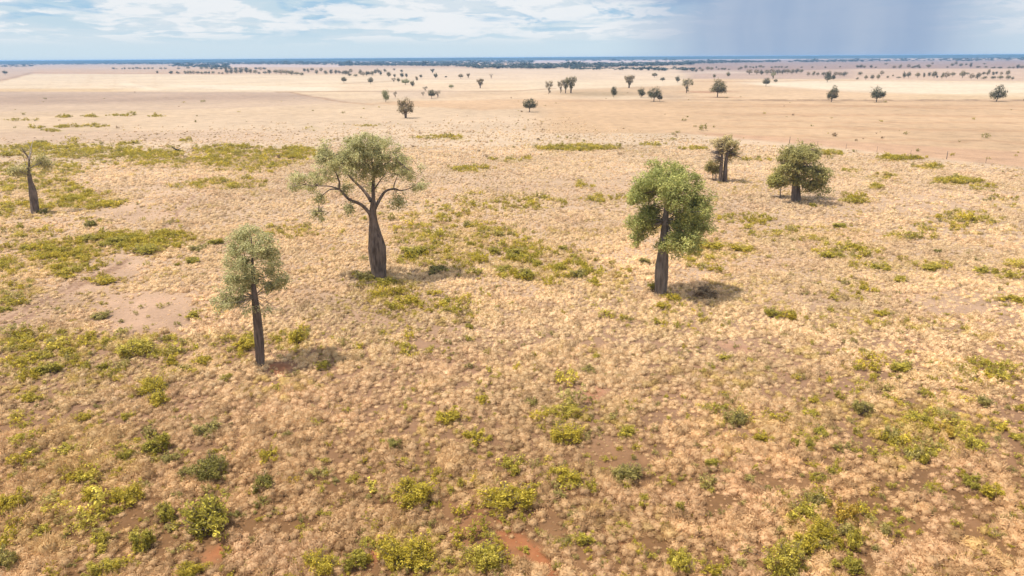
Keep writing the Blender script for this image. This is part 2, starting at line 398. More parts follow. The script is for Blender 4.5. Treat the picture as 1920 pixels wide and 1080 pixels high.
    lay(ellm(px, py, (1330, 172, 55, 2.2, 0)), (190, 142, 108), .7)
    lay(ellm(px, py, (1350, 183, 50, 1.4, 0)), (200, 156, 122), .7)
    lay(band(px, py0, 1010, 2900, [(1010, 189), (2900, 189)], [(1290, 250), (1380, 258), (1530, 272), (1650, 285), (1800, 300), (1920, 312), (2900, 420)], 60, 3), (225, 190, 151))
    for (a, b, w_) in ((200, 199, 2.4), (213, 219, 2.2), (235, 247, 2.6), (226, 232, 1.4), (250, 268, 2.), (192, 206, 1.2)):
        lay(np.exp(-((py - np.interp(px, [1280, 1920], [a, b])) / w_) ** 2) * sst(px, 1150, 1500), (206, 166, 128), .6)
    lay(np.exp(-((py0 - np.interp(px, [1010, 1290, 1480, 1920], [190, 187, 189, 189])) / 1.6) ** 2) * sst(px, 1000, 1100), (196, 158, 122), .6)
    lay(np.exp(-((py0 - 187.5) / 1.2) ** 2) * sst(px, 1360, 1400) * (wob2 > .47), (142, 112, 86), .7)
    lay(band(px, py0, 1300, 2900, [(1300, 247), (1920, 285), (2900, 350)], [(1290, 250), (1380, 260), (1530, 274), (1650, 287), (1800, 302), (1920, 314), (2900, 422)], 40, 2.5), (213, 170, 138), .6)
    lay(band(px, py, 1380, 2900, [(1380, 262), (1600, 285), (1920, 316)], [(1380, 300), (1920, 360)], 60, 8), (224, 192, 158), .5)
    # flats below the rain, their cloud shadow painted into the ground colour
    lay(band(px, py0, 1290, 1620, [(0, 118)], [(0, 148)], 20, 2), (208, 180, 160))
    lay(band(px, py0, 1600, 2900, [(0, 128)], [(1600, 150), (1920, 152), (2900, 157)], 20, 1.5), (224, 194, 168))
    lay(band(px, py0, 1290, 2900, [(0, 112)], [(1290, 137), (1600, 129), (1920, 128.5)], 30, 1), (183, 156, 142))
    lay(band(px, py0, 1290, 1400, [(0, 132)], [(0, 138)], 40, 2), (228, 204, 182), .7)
    # pale paddocks in the far woodland
    for (a, b, t, bo) in ((735, 812, 114.5, 117), (880, 960, 113.2, 116.2), (980, 1290, 113, 118.5), (0, 70, 117, 121), (410, 640, 121, 126), (1290, 1480, 107, 112)):
        lay(band(px, py0, a, b, [(0, t)], [(0, bo)], 10, .5), (228, 203, 188))
    c /= K_ALB
    b, rd, gr = masks(x, y)
    def lay2(mk, col):
        mk = mk[..., None]; c[:] = c * (1 - mk) + lin(col) / K_ALB * mk
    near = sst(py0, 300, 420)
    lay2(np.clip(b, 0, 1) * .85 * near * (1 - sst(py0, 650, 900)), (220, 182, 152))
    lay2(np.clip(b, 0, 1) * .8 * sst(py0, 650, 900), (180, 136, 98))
    lay2(rd * .85, (202, 130, 86))
    lay2(np.clip(gr, 0, 1) * .55 * (1 - near), (190, 172, 96))
    tk = np.zeros(x.shape)
    for pl in CATTLE[:3]: tk = np.maximum(tk, np.exp(-(linedist(px, py0, pl) / 2.4) ** 2))
    lay2(tk * .75, (142, 104, 80))
    c *= (1 + (fbm(x / 1.2, y / 1.2, 3) - .5) * .25)[..., None]
    return np.clip(c, 0.01, 0.9)

def build_ground():
    a_in = np.linspace(-math.radians(47), math.radians(47), 560)
    a_out = np.linspace(math.radians(47), 2 * math.pi - math.radians(47), 90)[1:-1]
    ang = np.concatenate([a_in, a_out]); na = len(ang)
    rad = np.concatenate([np.geomspace(4, 14, 12)[:-1], np.geomspace(14, 1500, 720), np.geomspace(1500, 32000, 260)[1:]]); nr = len(rad)
    R, A = np.meshgrid(rad, ang, indexing='ij')
    x = (R * np.sin(A)).ravel(); y = (R * np.cos(A)).ravel()
    z = np.zeros_like(x)
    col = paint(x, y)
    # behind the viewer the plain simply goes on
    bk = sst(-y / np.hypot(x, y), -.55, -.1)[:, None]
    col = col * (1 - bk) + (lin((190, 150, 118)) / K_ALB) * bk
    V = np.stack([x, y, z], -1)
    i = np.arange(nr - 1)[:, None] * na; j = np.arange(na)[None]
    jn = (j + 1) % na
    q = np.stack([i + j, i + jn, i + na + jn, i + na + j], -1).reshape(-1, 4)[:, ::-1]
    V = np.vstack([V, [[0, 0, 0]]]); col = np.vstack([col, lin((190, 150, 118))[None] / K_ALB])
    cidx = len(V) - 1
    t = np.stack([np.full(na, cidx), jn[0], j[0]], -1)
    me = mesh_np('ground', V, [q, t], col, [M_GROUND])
    tag(link('ground', me), kind='structure')
build_ground()

# ------------------------------------------------------------------ merging many small shapes into one mesh
def replicate(protos, which, pos, rotz, sc, szf, tint, jitter=.15, rng=None):
    """protos: list of (V, F, shade); returns V, F, tint"""
    Vs, Fs, Ts = [], [], []; off = 0
    for k, (V, F_, sh) in enumerate(protos):
        idx = np.nonzero(which == k)[0]
        if not len(idx): continue
        n, m_ = len(idx), len(V)
        c, s = np.cos(rotz[idx])[:, None], np.sin(rotz[idx])[:, None]
        X = V[None, :, 0] * c - V[None, :, 1] * s; Y = V[None, :, 0] * s + V[None, :, 1] * c
        S = sc[idx][:, None]
        P = np.stack([X * S + pos[idx, 0][:, None], Y * S + pos[idx, 1][:, None], V[None, :, 2] * S * szf[idx][:, None] + pos[idx, 2][:, None]], -1)
        Vs.append(P.reshape(-1, 3).astype(np.float32))
        Fs.append((F_[None] + (np.arange(n) * m_)[:, None, None] + off).reshape(-1, F_.shape[1]))
        Ts.append((tint[idx][:, None, :] * sh[None, :, None] if sh.ndim == 1 else tint[idx][:, None, :] * sh[None]).reshape(-1, 3).astype(np.float32))
        off += n * m_
    k4 = {}
    for f in Fs: k4.setdefault(f.shape[1], []).append(f)
    return np.vstack(Vs), [np.vstack(v) for v in k4.values()], np.vstack(Ts)

def tuft(rng, nb, quad, width, wisp=0.0):
    """a soft mop of dry grass: short blades laid round a lumpy dome, some standing out of it"""
    d = rng.normal(size=(nb, 3)); d[:, 2] = np.abs(d[:, 2]) * 1.0 + .05; d /= np.linalg.norm(d, axis=1)[:, None]
    a = np.arctan2(d[:, 1], d[:, 0]); p1, p2, p3 = rng.uniform(0, 6.28, 3)
    lob = 1 + .16 * np.sin(3 * a + p1) * (1 - d[:, 2]) + .12 * np.sin(4 * d[:, 2] + 2 * a + p2) + .08 * np.sin(7 * a + p3)
    Rm = .30 * lob * rng.uniform(.80, 1.08, nb)
    sq = np.array([1, 1, .98])
    out = rng.random(nb) < .45 + .4 * wisp                                   # blades standing out of the dome
    c = d * Rm[:, None] * sq
    tang = np.cross(d, rng.normal(size=(nb, 3))); tang /= np.maximum(np.linalg.norm(tang, axis=1), 1e-6)[:, None]
    up = np.array([0, 0, 1.0])
    ax = np.where(out[:, None], d + .25 * up + .35 * tang, tang * .8 + .5 * (up - d * d[:, 2:3]) + .25 * d)
    ax /= np.linalg.norm(ax, axis=1)[:, None]
    nrm = np.where(out[:, None], tang, d + .35 * rng.normal(size=(nb, 3)))
    side = np.cross(ax, nrm); side /= np.maximum(np.linalg.norm(side, axis=1), 1e-6)[:, None]
    L = np.where(out, rng.uniform(.06, .13, nb) * (1 + 1.1 * wisp), rng.uniform(.05, .10, nb)) * (1 + (width - .013) * 9)
    side *= (width * np.where(out, .7, 1.25) * rng.uniform(.7, 1.3, nb))[:, None]
    base = c - ax * (L * .6)[:, None]; tip = c + ax * L[:, None]; base[:, 2] = np.maximum(base[:, 2], -.02); tip[:, 2] = np.maximum(tip[:, 2], .01)
    midp = c + d * .012
    sh = rng.uniform(.86, 1.12, nb)
    if quad:
        V = np.stack([base, midp - side, tip, midp + side], 1).reshape(-1, 3); F_ = np.arange(nb * 4).reshape(-1, 4); s = np.repeat(sh, 4)
    else:
        V = np.stack([base - side, tip, base + side * 1.4], 1).reshape(-1, 3); F_ = np.arange(nb * 3).reshape(-1, 3); s = np.repeat(sh, 3)
    # the matted heart of the tussock
    n1 = 8
    aa = np.linspace(0, 6.283, n1, endpoint=False)
    ring = lambda r, z: np.stack([np.cos(aa) * r * (1 + .16 * np.sin(3 * aa + p1)), np.sin(aa) * r * (1 + .16 * np.sin(3 * aa + p1)), np.full(n1, z)], -1)
    D = np.vstack([ring(.20, -.03), ring(.235, .10), ring(.15, .205), [[0, 0, .235]]])
    j = np.arange(n1); jn = (j + 1) % n1
    if quad:
        f = np.vstack([np.stack([j + k * n1, jn + k * n1, jn + (k + 1) * n1, j + (k + 1) * n1], -1) for k in (0, 1)] + [np.stack([j[::2] + 2 * n1, (j[::2] + 1) + 2 * n1, (j[::2] + 2) % n1 + 2 * n1, np.full(n1 // 2, 3 * n1)], -1)])
    else:
        f = np.vstack([np.stack([j, jn, jn + n1], -1), np.stack([j, jn + n1, j + n1], -1), np.stack([j + n1, jn + n1, np.full(n1, 3 * n1)], -1)])
    F_ = np.vstack([F_, f + len(V)]); V = np.vstack([V, D]); s = np.concatenate([s, np.full(len(D), .9)])
    return V, F_, s

def build_grass():
    rng = np.random.default_rng(5)
    Vs, Fs, Ts = [], [], []; off = 0
    lods = [(13, 46, .42, 140, True, .015, 10), (46, 92, .43, 58, False, .025, 8), (92, 165, .58, 26, False, .042, 6), (165, 330, .95, 12, False, .06, 4)]
    for (d0, d1, sp, nb, quad, wd, nv) in lods:
        xs = np.arange(-.92 * d1 - 16, .92 * d1 + 16, sp); ys = np.arange(d0 * .7, d1, sp)
        X, Y = np.meshgrid(xs, ys); X = X.ravel() + rng.uniform(-.5, .5, X.size) * sp * .75; Y = Y.ravel() + rng.uniform(-.5, .5, Y.size) * sp * .75
        R = np.hypot(X, Y); Rj = R * (1 + rng.normal(0, .06, R.shape)); R = np.where(R < 30, R, Rj)
        k = (R >= d0) & (R < d1) & (np.abs(X) < .90 * Y + 14); X, Y, R = X[k], Y[k], R[k]
        px, py = to_px(X, Y)
        b, rd, gr = masks(X, Y)
        clump = fbm(X / 1.6, Y / 1.6, 3); big = fbm(X / 14 + 7, Y / 14, 3)
        keep = 1 - b * 1.02 - .55 * sst(clump, .54, .68) * (.35 + .65 * sst(py, 500, 900)) - .25 * sst(big, .55, .7)
        keep *= np.where(d0 >= 165, .8 * (1 - sst(R, 150, 245)), 1.0)
        # ploughed ground beyond the fence carries no tussocks
        fy = np.interp(px, [1100, 1290, 1380, 1530, 1650, 1800, 1920, 2900], [232, 250, 258, 272, 285, 300, 312, 420])
        keep = np.where(px > 1100, keep * sst(py - fy, 0, 16), keep)
        u = rng.random(len(X)); tiny = (u >= keep) & (u < keep + .75) & (R < 150) & (keep < .9)
        k = (u < keep) | tiny; X, Y, R, px, py, b, gr, clump, big, tiny = [v[k] for v in (X, Y, R, px, py, b, gr, clump, big, tiny)]
        n = len(X)
        protos = [tuft(rng, nb, quad, wd, (0, 0, .35, 0, .9)[q % 5]) for q in range(nv)]
        sz = np.exp(np.clip(rng.normal(0, .20, n), -.5, .38)) * (.80 + .24 * sst(py, 380, 900)) * (.88 + .35 * (sp - .43)) * (1 - .35 * b) * (.8 + .5 * (1 - sst(clump, .3, .6)))
        c_far, c_mid, c_near = lin((232, 206, 173)), lin((236, 207, 168)), lin((212, 175, 133))
        t1 = sst(py, 300, 480)[:, None]; t2 = sst(py, 560, 930)[:, None]
        sz = np.where(tiny, sz * rng.uniform(.22, .5, n), sz)
        tint = (c_far * (1 - t1) + c_mid * t1) * (1 - t2) + c_near * t2
        tint = tint / 1.05
        gn = sst(fbm(X / 3 + 31, Y / 3, 3), .52, .68)[:, None] * .3
        tint = tint * (1 - gn) + gn * lin((214, 176, 146)) / 1.05                     # pinker stands
        go = np.clip(np.clip(gr, 0, 1) * rng.random(n) ** .6 * .95 + .5 * sst(fbm(X / 5 + 50, Y / 5 + 3, 4), .58, .70) * (rng.random(n) < .4), 0, .9)[:, None]
        tint = tint * (1 - go) + go * lin((196, 170, 76)) / 1.05                      # tussocks greening among the scrub
        dk = (rng.random(n) < .20)[:, None]
        tint = np.where(dk, tint * np.array([.70, .66, .62]), tint) * rng.uniform(.88, 1.10, n)[:, None] * (1 + .45 * (big - .5))[:, None]
        tint = tint * np.array([1.03, 1.03, .97])
        sz = sz * (.80 + .40 * fbm(X / 4.5 + 80, Y / 4.5, 3))
        pos = np.stack([X, Y, np.full(n, -.01)], -1)
        V, F_, T = replicate(protos, rng.integers(0, nv, n), pos, rng.uniform(0, 6.28, n), sz, np.clip(rng.normal(.95, .2, n), .5, 1.45), tint)
        for f in F_: Fs.append(f + off)
        Vs.append(V); Ts.append(T); off += len(V)
    me = mesh_np('dry_grass', np.vstack(Vs), Fs, np.vstack(Ts), [M_GRASS])
    tag(link('dry_grass', me), 'pale dry tussock grass covering the plain', 'grass', kind='stuff')
    print('grass verts', off)
build_grass()

# ------------------------------------------------------------------ leaves and limbs
def clumps(lobes, n, r, rng, hollow=.55, gap=0.0, gapf=.8):
    """break smooth leaf masses into many uneven clusters"""
    L = np.asarray(lobes, float)
    w = L[:, 3] * L[:, 5] + L[:, 3] * L[:, 4] + L[:, 4] * L[:, 5]; w /= w.sum()
    li = rng.choice(len(L), n, p=w); d = rng.normal(size=(n, 3)); d /= np.linalg.norm(d, axis=1)[:, None]
    c = L[li, :3] + d * (hollow + (1.02 - hollow) * rng.random(n))[:, None] * L[li, 3:]
    rr = r * np.exp(rng.normal(0, .3, n))
    return np.column_stack([c, rr * rng.uniform(.8, 1.3, n), rr * rng.uniform(.8, 1.3, n), rr * rng.uniform(.6, .95, n)])

def leaf_cloud(lobes, nspr, per, leaf, rng, spread=.22, gap=0.0, gapf=.8, hollow=.5, col=(.1, .12, .05), col2=None, var=.25, upb=.7):
    """lobes: rows of cx cy cz rx ry rz. Returns V, quads, tint."""
    L = np.asarray(lobes, float)
    wgt = (L[:, 3] * L[:, 5] + L[:, 3] * L[:, 4] + L[:, 4] * L[:, 5]); wgt /= wgt.sum()
    li = rng.choice(len(L), nspr, p=wgt)
    d = rng.normal(size=(nspr, 3)); d /= np.linalg.norm(d, axis=1)[:, None]
    rr = hollow + (1 - hollow) * rng.random(nspr) ** .8
    rr *= 1 + rng.normal(0, .10, nspr)
    c = L[li, :3] + d * rr[:, None] * L[li, 3:]
    if gap > 0:
        s = gapf
        nz = (fbm(c[:, 0] * s + 3.1, c[:, 2] * s + c[:, 1] * s * .7, 3) + fbm(c[:, 1] * s + 13, c[:, 2] * s * 1.1 - c[:, 0] * s * .5, 3)) / 2
        k = nz > np.quantile(nz, gap); c, d = c[k], d[k]
    n = len(c)
    sb = np.exp(rng.normal(0, var, n)) ; mixv = rng.random(n)
    P = np.repeat(c, per, 0) + rng.normal(0, spread, (n * per, 3)); D = np.repeat(d, per, 0)
    N = D * .7 + rng.normal(0, .6, P.shape) + np.array([-.15, 0, upb]); N /= np.linalg.norm(N, axis=1)[:, None]
    T_ = np.cross(N, rng.normal(size=P.shape)); T_ /= np.linalg.norm(T_, axis=1)[:, None]; B = np.cross(N, T_)
    a = (leaf * rng.uniform(.6, 1.4, len(P)))[:, None]; b = a * .48
    V = np.stack([P - T_ * a, P - B * b, P + T_ * a, P + B * b], 1).reshape(-1, 3)
    F_ = np.arange(len(P) * 4).reshape(-1, 4)
    c1 = np.asarray(col); c2 = np.asarray(col2 if col2 is not None else col)
    t = (c1 * (1 - mixv[:, None]) + c2 * mixv[:, None]) * sb[:, None]
    t = np.repeat(t, per, 0) * rng.uniform(.85, 1.15, len(P))[:, None]
    return V, F_, np.repeat(t, 4, 0)

def tube(pts, radii, seg=10, rng=None, rough=.0, cap=True, sub=3):
    """tapered limb along a smooth path"""
    pts = np.asarray(pts, float); radii = np.asarray(radii, float)
    n = len(pts); t = np.arange(n); tt = np.linspace(0, n - 1, (n - 1) * sub + 1)
    def cr(a):
        out = np.empty((len(tt),) + a.shape[1:])
        for q, u in enumerate(tt):
            i = min(int(u), n - 2); f = u - i
            p0, p1, p2, p3 = a[max(i - 1, 0)], a[i], a[i + 1], a[min(i + 2, n - 1)]
            out[q] = .5 * (2 * p1 + (p2 - p0) * f + (2 * p0 - 5 * p1 + 4 * p2 - p3) * f * f + (3 * p1 - p0 - 3 * p2 + p3) * f ** 3)
        return out
    P = cr(pts) if n > 2 else np.stack([np.interp(tt, t, pts[:, k]) for k in range(3)], -1)
    Rr = np.maximum(np.interp(tt, t, radii), 1e-3)
    T_ = np.gradient(P, axis=0); T_ /= np.linalg.norm(T_, axis=1)[:, None]
    ref = np.array([0, 1.0, 0.2]); U = np.cross(T_, ref); U /= np.linalg.norm(U, axis=1)[:, None]; Wv = np.cross(T_, U)
    a = np.linspace(0, 2 * np.pi, seg, endpoint=False)
    fl = 1.0
    if rng is not None and rough > 0:
        ph = rng.uniform(0, 6.28, 4)
        fl = 1 + rough * (np.sin(a * 3 + ph[0]) * .5 + np.sin(a * 5 + ph[1]) * .5)[None] + rng.normal(0, rough * .25, (len(P), seg))
    V = P[:, None] + (U[:, None] * np.cos(a)[None, :, None] + Wv[:, None] * np.sin(a)[None, :, None]) * (Rr[:, None] * fl)[..., None] if not np.isscalar(fl) else \
        P[:, None] + (U[:, None] * np.cos(a)[None, :, None] + Wv[:, None] * np.sin(a)[None, :, None]) * Rr[:, None, None]
    V = V.reshape(-1, 3)
    i = np.arange(len(P) - 1)[:, None] * seg; j = np.arange(seg)[None]; jn = (j + 1) % seg
    q = np.stack([i + j, i + jn, i + seg + jn, i + seg + j], -1).reshape(-1, 4)
    V = np.vstack([V, P[-1:] + T_[-1:] * Rr[-1] * .5]); e = len(V) - 1; b = (len(P) - 1) * seg
    tr = np.stack([b + j[0], b + jn[0], np.full(seg, e)], -1)
    return V, q, tr

def join(parts):
    Vs, Q, T_ = [], [], []; off = 0
    for V, q, t in parts:
        Vs.append(V); Q.append(q + off); T_.append(t + off); off += len(V)
    return np.vstack(Vs), [np.vstack(Q), np.vstack(T_)]

class Plane:
    """upright plane through a tree's foot, facing the viewer; turns what the photo shows into sizes"""
    def __init__(s, bx, by):
        P = at(bx, by); s.B = np.array([P[0], P[1], 0.0]); s.m = depth_of(P) / F
        f = np.array([P[0], P[1], 0]); s.f = f / np.linalg.norm(f); s.r = np.array([s.f[1], -s.f[0], 0])
    def p(s, px, py, dep=0.0):
        d = ray(px, py); t = (s.B @ s.f + dep) / (d @ s.f)
        return np.array([0, 0, CAM_H]) + d * t - s.B            # relative to the foot
    def lobe(s, px, py, rx, ry, dep=0.0, rd=None):
        c = s.p(px, py, dep); rd = rd if rd is not None else .5 * (rx + ry)
        return [c[0], c[1], c[2], rx * s.m, rd * s.m, ry * s.m * 1.04]

def empty(name, loc, rz=0):
    o = bpy.data.objects.new(name, None); COL.objects.link(o); o.location = loc; o.rotation_euler = (0, 0, rz)
    o.empty_display_size = .3
    return o

def tree_root(pl, label, cat='tree', name='bottle_tree', group=None):
    o = empty(name, pl.B); tag(o, label, cat, group); return o

def limb_part(pl, root, name, paths, mat, seg=8, rng=None, rough=.05, sub=3):
    parts = [tube([pl.p(*p[:2], p[3] if len(p) > 3 else 0) for p in path], [p[2] * .5 * pl.m for p in path], seg, rng, rough, sub=sub) for path in paths]
    V, F_ = join(parts)
    return link(name, mesh_np(name, V, F_, None, [mat], smooth=True), root)

def crown_part(pl, root, lobes, n, per, leaf, rng, name='crown', cl=None, **kw):
    if cl: lobes = clumps(lobes, cl[0], cl[1], rng)
    V, F_, t = leaf_cloud(lobes, n, per, leaf, rng, **kw)
    return link(name, mesh_np(name, V, [F_], t, [M_LEAF]), root)

def zl(pl, items, ox, oy, k, rng, deps=1.0):
    out = []
    for it in items:
        zx, zy, rx, ry = it[:4]
        dep = it[4] if len(it) > 4 else rng.uniform(-1, 1) * deps
        out.append(pl.lobe(ox + zx / k, oy + zy / k, rx / k, ry / k, dep))
    return out

G_GREY = ((.381, .373, .168), (.510, .463, .213))
G_BRIGHT = ((0.296, 0.323, 0.096), (0.461, 0.436, 0.138))
G_OLIVE = ((.489, .404, .130), (.819, .613, .206))
G_DARK = ((.084, .087, .039), (.140, .129, .056))

def twigs_to_lobes(pl, lobes, src, rng, n=2, w=1.3):
    """thin limbs that run from a fork into the leaf masses, so the crown hangs on something"""
    parts = []
    for L in lobes:
        c = np.array(L[:3]); s = min(src, key=lambda q: np.linalg.norm(np.asarray(q) - c))
        for _ in range(n):
            e = c + rng.normal(0, .45, 3) * np.array(L[3:])
            midp = (np.asarray(s) + e) / 2 + rng.normal(0, .12, 3) * np.linalg.norm(e - s) + np.array([0, 0, .06]) * np.linalg.norm(e - s)
            parts.append(tube([s, midp, e], [w * pl.m * .5, w * pl.m * .38, w * pl.m * .16], 5, None, 0, sub=2))
    return parts

def build_bottle_trees():
    rng = np.random.default_rng(21)
    # the swollen tree left of the middle, its limbs showing
    pl = Plane(710.5, 520); k, ox, oy = 3.175, 520, 220
    T = tree_root(pl, 'bottle-shaped tree with swollen brown trunk and wide, thin, grey-green crown on bare forked limbs')
    limb_part(pl, T, 'trunk', [[(711, 523, 27), (710, 507, 28), (708, 485, 32), (706.5, 464, 33), (703, 440, 24), (700.5, 420, 16.5), (699, 404, 13.5), (699, 394, 12.5), (700, 377, 9)]], M_BARK, 24, rng, .025, 5)
    A = lambda pts: [(ox + p[0] / k, oy + p[1] / k) + tuple(p[2:]) for p in pts]
    br = [[A([(556, 590, 9), (548, 570, 8, -.1), (500, 520, 6.5, -.4), (430, 490, 5.5, -.7), (390, 450, 5, -.9), (370, 425, 4, -1), (368, 380, 3.2, -1.1), (335, 300, 2.2, -1.2), (310, 250, 1, -1.2)]),
           A([(372, 430, 3, -1), (320, 428, 2.6, -1.1), (285, 450, 2, -1.3), (250, 490, 1.5, -1.5), (245, 560, .8, -1.6)]),
           A([(372, 428, 3, -1), (310, 410, 2.4, -.6), (240, 408, 1.6, -.4), (170, 400, .8, -.3)])],
          [A([(558, 500, 8), (540, 470, 7, .4), (500, 420, 5.5, .8), (430, 350, 4.6, 1.2), (395, 275, 3.4, 1.5), (350, 215, 1.5, 1.7)]),
           A([(430, 350, 3, 1.2), (450, 280, 2.2, 1.6), (470, 190, 1, 1.8)])],
          [A([(572, 510, 9), (571, 450, 7, -.1), (572, 385, 6, .1), (574, 320, 4.8, .2), (560, 250, 3, .3), (545, 170, 1.4, .3)]),
           A([(574, 325, 4.2, .2), (600, 290, 3.4, -.1), (627, 232, 2.2, -.4), (640, 170, 1, -.6)]),
           A([(590, 300, 2.6, 0), (640, 280, 2, -.4), (700, 240, 1, -.8)]),
           A([(572, 440, 3.4, -.1), (600, 395, 2.4, -.8), (640, 340, 1, -1.2)])],
          [A([(578, 545, 9), (592, 520, 7, .2), (620, 470, 6, .5), (650, 436, 5, .7), (700, 426, 3.8, .9), (738, 436, 2.6, 1), (800, 420, 1, 1.2)]),
           A([(693, 428, 2.8, .9), (697, 395, 2, 1), (720, 340, 1, 1.2)])]]
    lob = zl(pl, [(540, 150, 112, 50), (450, 150, 60, 40), (620, 160, 60, 45), (335, 205, 85, 55), (280, 235, 45, 35), (405, 250, 80, 55), (700, 215, 75, 45), (765, 255, 35, 28), (690, 320, 95, 50), (640, 340, 50, 40), (760, 340, 60, 40),
                  (830, 390, 62, 40), (880, 380, 25, 22), (300, 320, 60, 45), (200, 390, 75, 45), (110, 365, 50, 38), (80, 400, 25, 20), (480, 330, 60, 50), (560, 200, 70, 40), (360, 300, 60, 60), (450, 210, 80, 60), (610, 260, 60, 50), (680, 270, 80, 50), (250, 350, 60, 45), (150, 385, 60, 45), (830, 350, 60, 45)], ox, oy, k, rng, 2.2)
    lob = [L[:3] + [v * 1.12 for v in L[3:]] for L in lob]
    thin = zl(pl, [(235, 570, 48, 36), (265, 605, 28, 18), (425, 540, 36, 36), (720, 500, 60, 50), (400, 420, 60, 40), (560, 410, 40, 40), (250, 480, 40, 36), (500, 270, 70, 60)], ox, oy, k, rng, 1.8)
    bsrc = [[pl.p(*q[:2], q[3] if len(q) > 3 else 0) for pth in b for q in pth[2:]] for b in br]
    near_b = [[] for _ in br]
    for L in lob + thin:
        bi = min(range(len(br)), key=lambda q: min(np.linalg.norm(np.array(L[:3]) - u) for u in bsrc[q]))
        near_b[bi].append(L)
    for q, b in enumerate(br):                                  # each main limb with the twigs it carries
        parts = [tube([pl.p(*u[:2], u[3] if len(u) > 3 else 0) for u in path], [u[2] * .46 * pl.m for u in path], 8, rng, .05) for path in b]
        V, F_ = join(parts + twigs_to_lobes(pl, near_b[q], bsrc[q], rng, 3, 1.1))
        link('branch', mesh_np('branch', V, F_, None, [M_BARK], smooth=True), T)
    kw = dict(spread=.13, gap=.12, gapf=1.5, hollow=.2, col=G_GREY[0], col2=G_GREY[1], var=.22)
    cr = crown_part(pl, T, lob, 4300, 7, .085, rng, cl=(330, .40), **kw)
    crown_part(pl, T, thin, 900, 6, .09, rng, **kw)

    # bright tree right of the middle
    pl = Plane(1239, 553); k, ox, oy = 3.2727, 1120, 270
    T = tree_root(pl, 'tall tree with dense bright green crown and thick trunk, dry brown bush at its foot')
    limb_part(pl, T, 'trunk', [[(1238.5, 557, 22), (1239, 545, 22), (1240, 520, 25), (1241, 500, 24), (1244, 465, 18), (1247, 420, 12), (1249, 395, 9), (1250, 365, 5), (1251, 335, 2)]], M_GREYBARK, 22, rng, .04, 5)
    items = [(430, 150, 120, 55), (320, 215, 80, 60), (540, 215, 85, 60), (260, 320, 58, 46), (230, 330, 36, 30), (600, 265, 40, 38), (440, 345, 60, 48, -2.2), (520, 300, 70, 60, -1.8), (620, 420, 66, 60), (560, 420, 85, 70, -1.), (665, 390, 36, 36),
             (310, 440, 62, 52, .6), (240, 500, 55, 52), (205, 515, 28, 28), (235, 580, 28, 28), (345, 480, 45, 46, .9), (540, 520, 85, 60), (560, 615, 55, 45), (620, 560, 30, 32), (400, 640, 42, 28, -1.0), (480, 570, 45, 50), (480, 690, 12, 8), (400, 230, 90, 70, 1.5), (440, 260, 80, 60, -2), (300, 280, 70, 60, .8), (330, 380, 50, 50, 1.2), (280, 460, 60, 50, -.6), (590, 340, 60, 60, .5), (500, 640, 50, 40, .4), (480, 430, 70, 70, 1.2), (560, 560, 80, 60, -.6), (590, 620, 50, 50, .3), (520, 610, 60, 50, -.9), (640, 470, 50, 60, 0), (230, 560, 44, 40, 0), (290, 540, 50, 40, .4)]
    lob = zl(pl, items, ox, oy, k, rng, 1.7)
    src = [pl.p(1247.5, 415), pl.p(1249, 395), pl.p(1250, 365)]
    V, F_ = join(twigs_to_lobes(pl, lob, src, rng, 2, 2.2))
    link('branch', mesh_np('branch', V, F_, None, [M_GREYBARK], smooth=True), T)
    crown_part(pl, T, lob, 6400, 8, .088, rng, cl=(400, .44), spread=.12, gap=.05, gapf=1.6, hollow=.45, col=G_BRIGHT[0], col2=G_BRIGHT[1], var=.22)

    # slim tree at the left with a powdery crown
    pl = Plane(488, 685); k, ox, oy = 3.375, 360, 400
    T = tree_root(pl, 'slender tree with straight dark trunk and powdery grey-green egg-shaped crown, nearest the viewer')
    limb_part(pl, T, 'trunk', [[(488.5, 688, 17), (488, 672, 16), (486, 637, 17), (482, 592, 15), (477.5, 556, 11), (475, 526, 7), (473, 480, 3.5), (471, 445, 1.2)]], M_BARK, 20, rng, .05, 5)
    items = [(380, 150, 100, 52), (300, 190, 70, 55), (465, 205, 55, 58), (380, 270, 130, 66), (262, 300, 45, 48), (330, 370, 95, 58), (470, 330, 68, 66), (380, 430, 120, 46), (520, 430, 66, 46), (562, 450, 36, 36), (250, 420, 40, 30),
             (230, 540, 66, 44), (170, 560, 45, 36), (310, 580, 46, 46), (240, 640, 28, 13), (470, 605, 34, 26), (550, 600, 22, 26), (510, 490, 46, 36), (290, 500, 50, 36)]
    lob = zl(pl, items, ox, oy, k, rng, 1.3)
    lob = [L[:3] + [v * 1.15 for v in L[3:]] for L in lob]
    src = [pl.p(477.5, 556), pl.p(475, 526), pl.p(474, 500), pl.p(473, 480)]
    V, F_ = join(twigs_to_lobes(pl, lob, src, rng, 3, 1.2))
    link('branch', mesh_np('branch', V, F_, None, [M_GREYBARK], smooth=True), T)
    crown_part(pl, T, lob, 3300, 7, .070, rng, cl=(300, .32), spread=.10, gap=.18, gapf=1.8, hollow=.3, col=(.361, .352, .157), col2=(.527, .483, .231), var=.22)

    # leaning half-dead tree at the far left
    pl = Plane(66, 400)
    T = tree_root(pl, 'half-dead tree with dark tapered trunk, bare pale top twigs and two sparse leafy tufts')
    limb_part(pl, T, 'trunk', [[(66.5, 402, 14), (65, 388, 14), (62, 364, 13.5), (59.5, 350, 10.5), (57, 341, 8), (55, 328, 6.5), (54, 320, 5.5), (54.5, 308, 3.6), (55, 297, 3)]], M_BARK, 18, rng, .06, 5)
    limb_part(pl, T, 'branch', [[(55, 299, 3), (51.5, 293, 2.6, .2), (47, 287, 2.2, .3), (43, 281, 1.5, .4), (40, 275, .7, .5)], [(47, 287, 1.4, .3), (40, 283, 1, 0), (37, 278, .5, 0)]], M_BARK, 7, rng, .05)
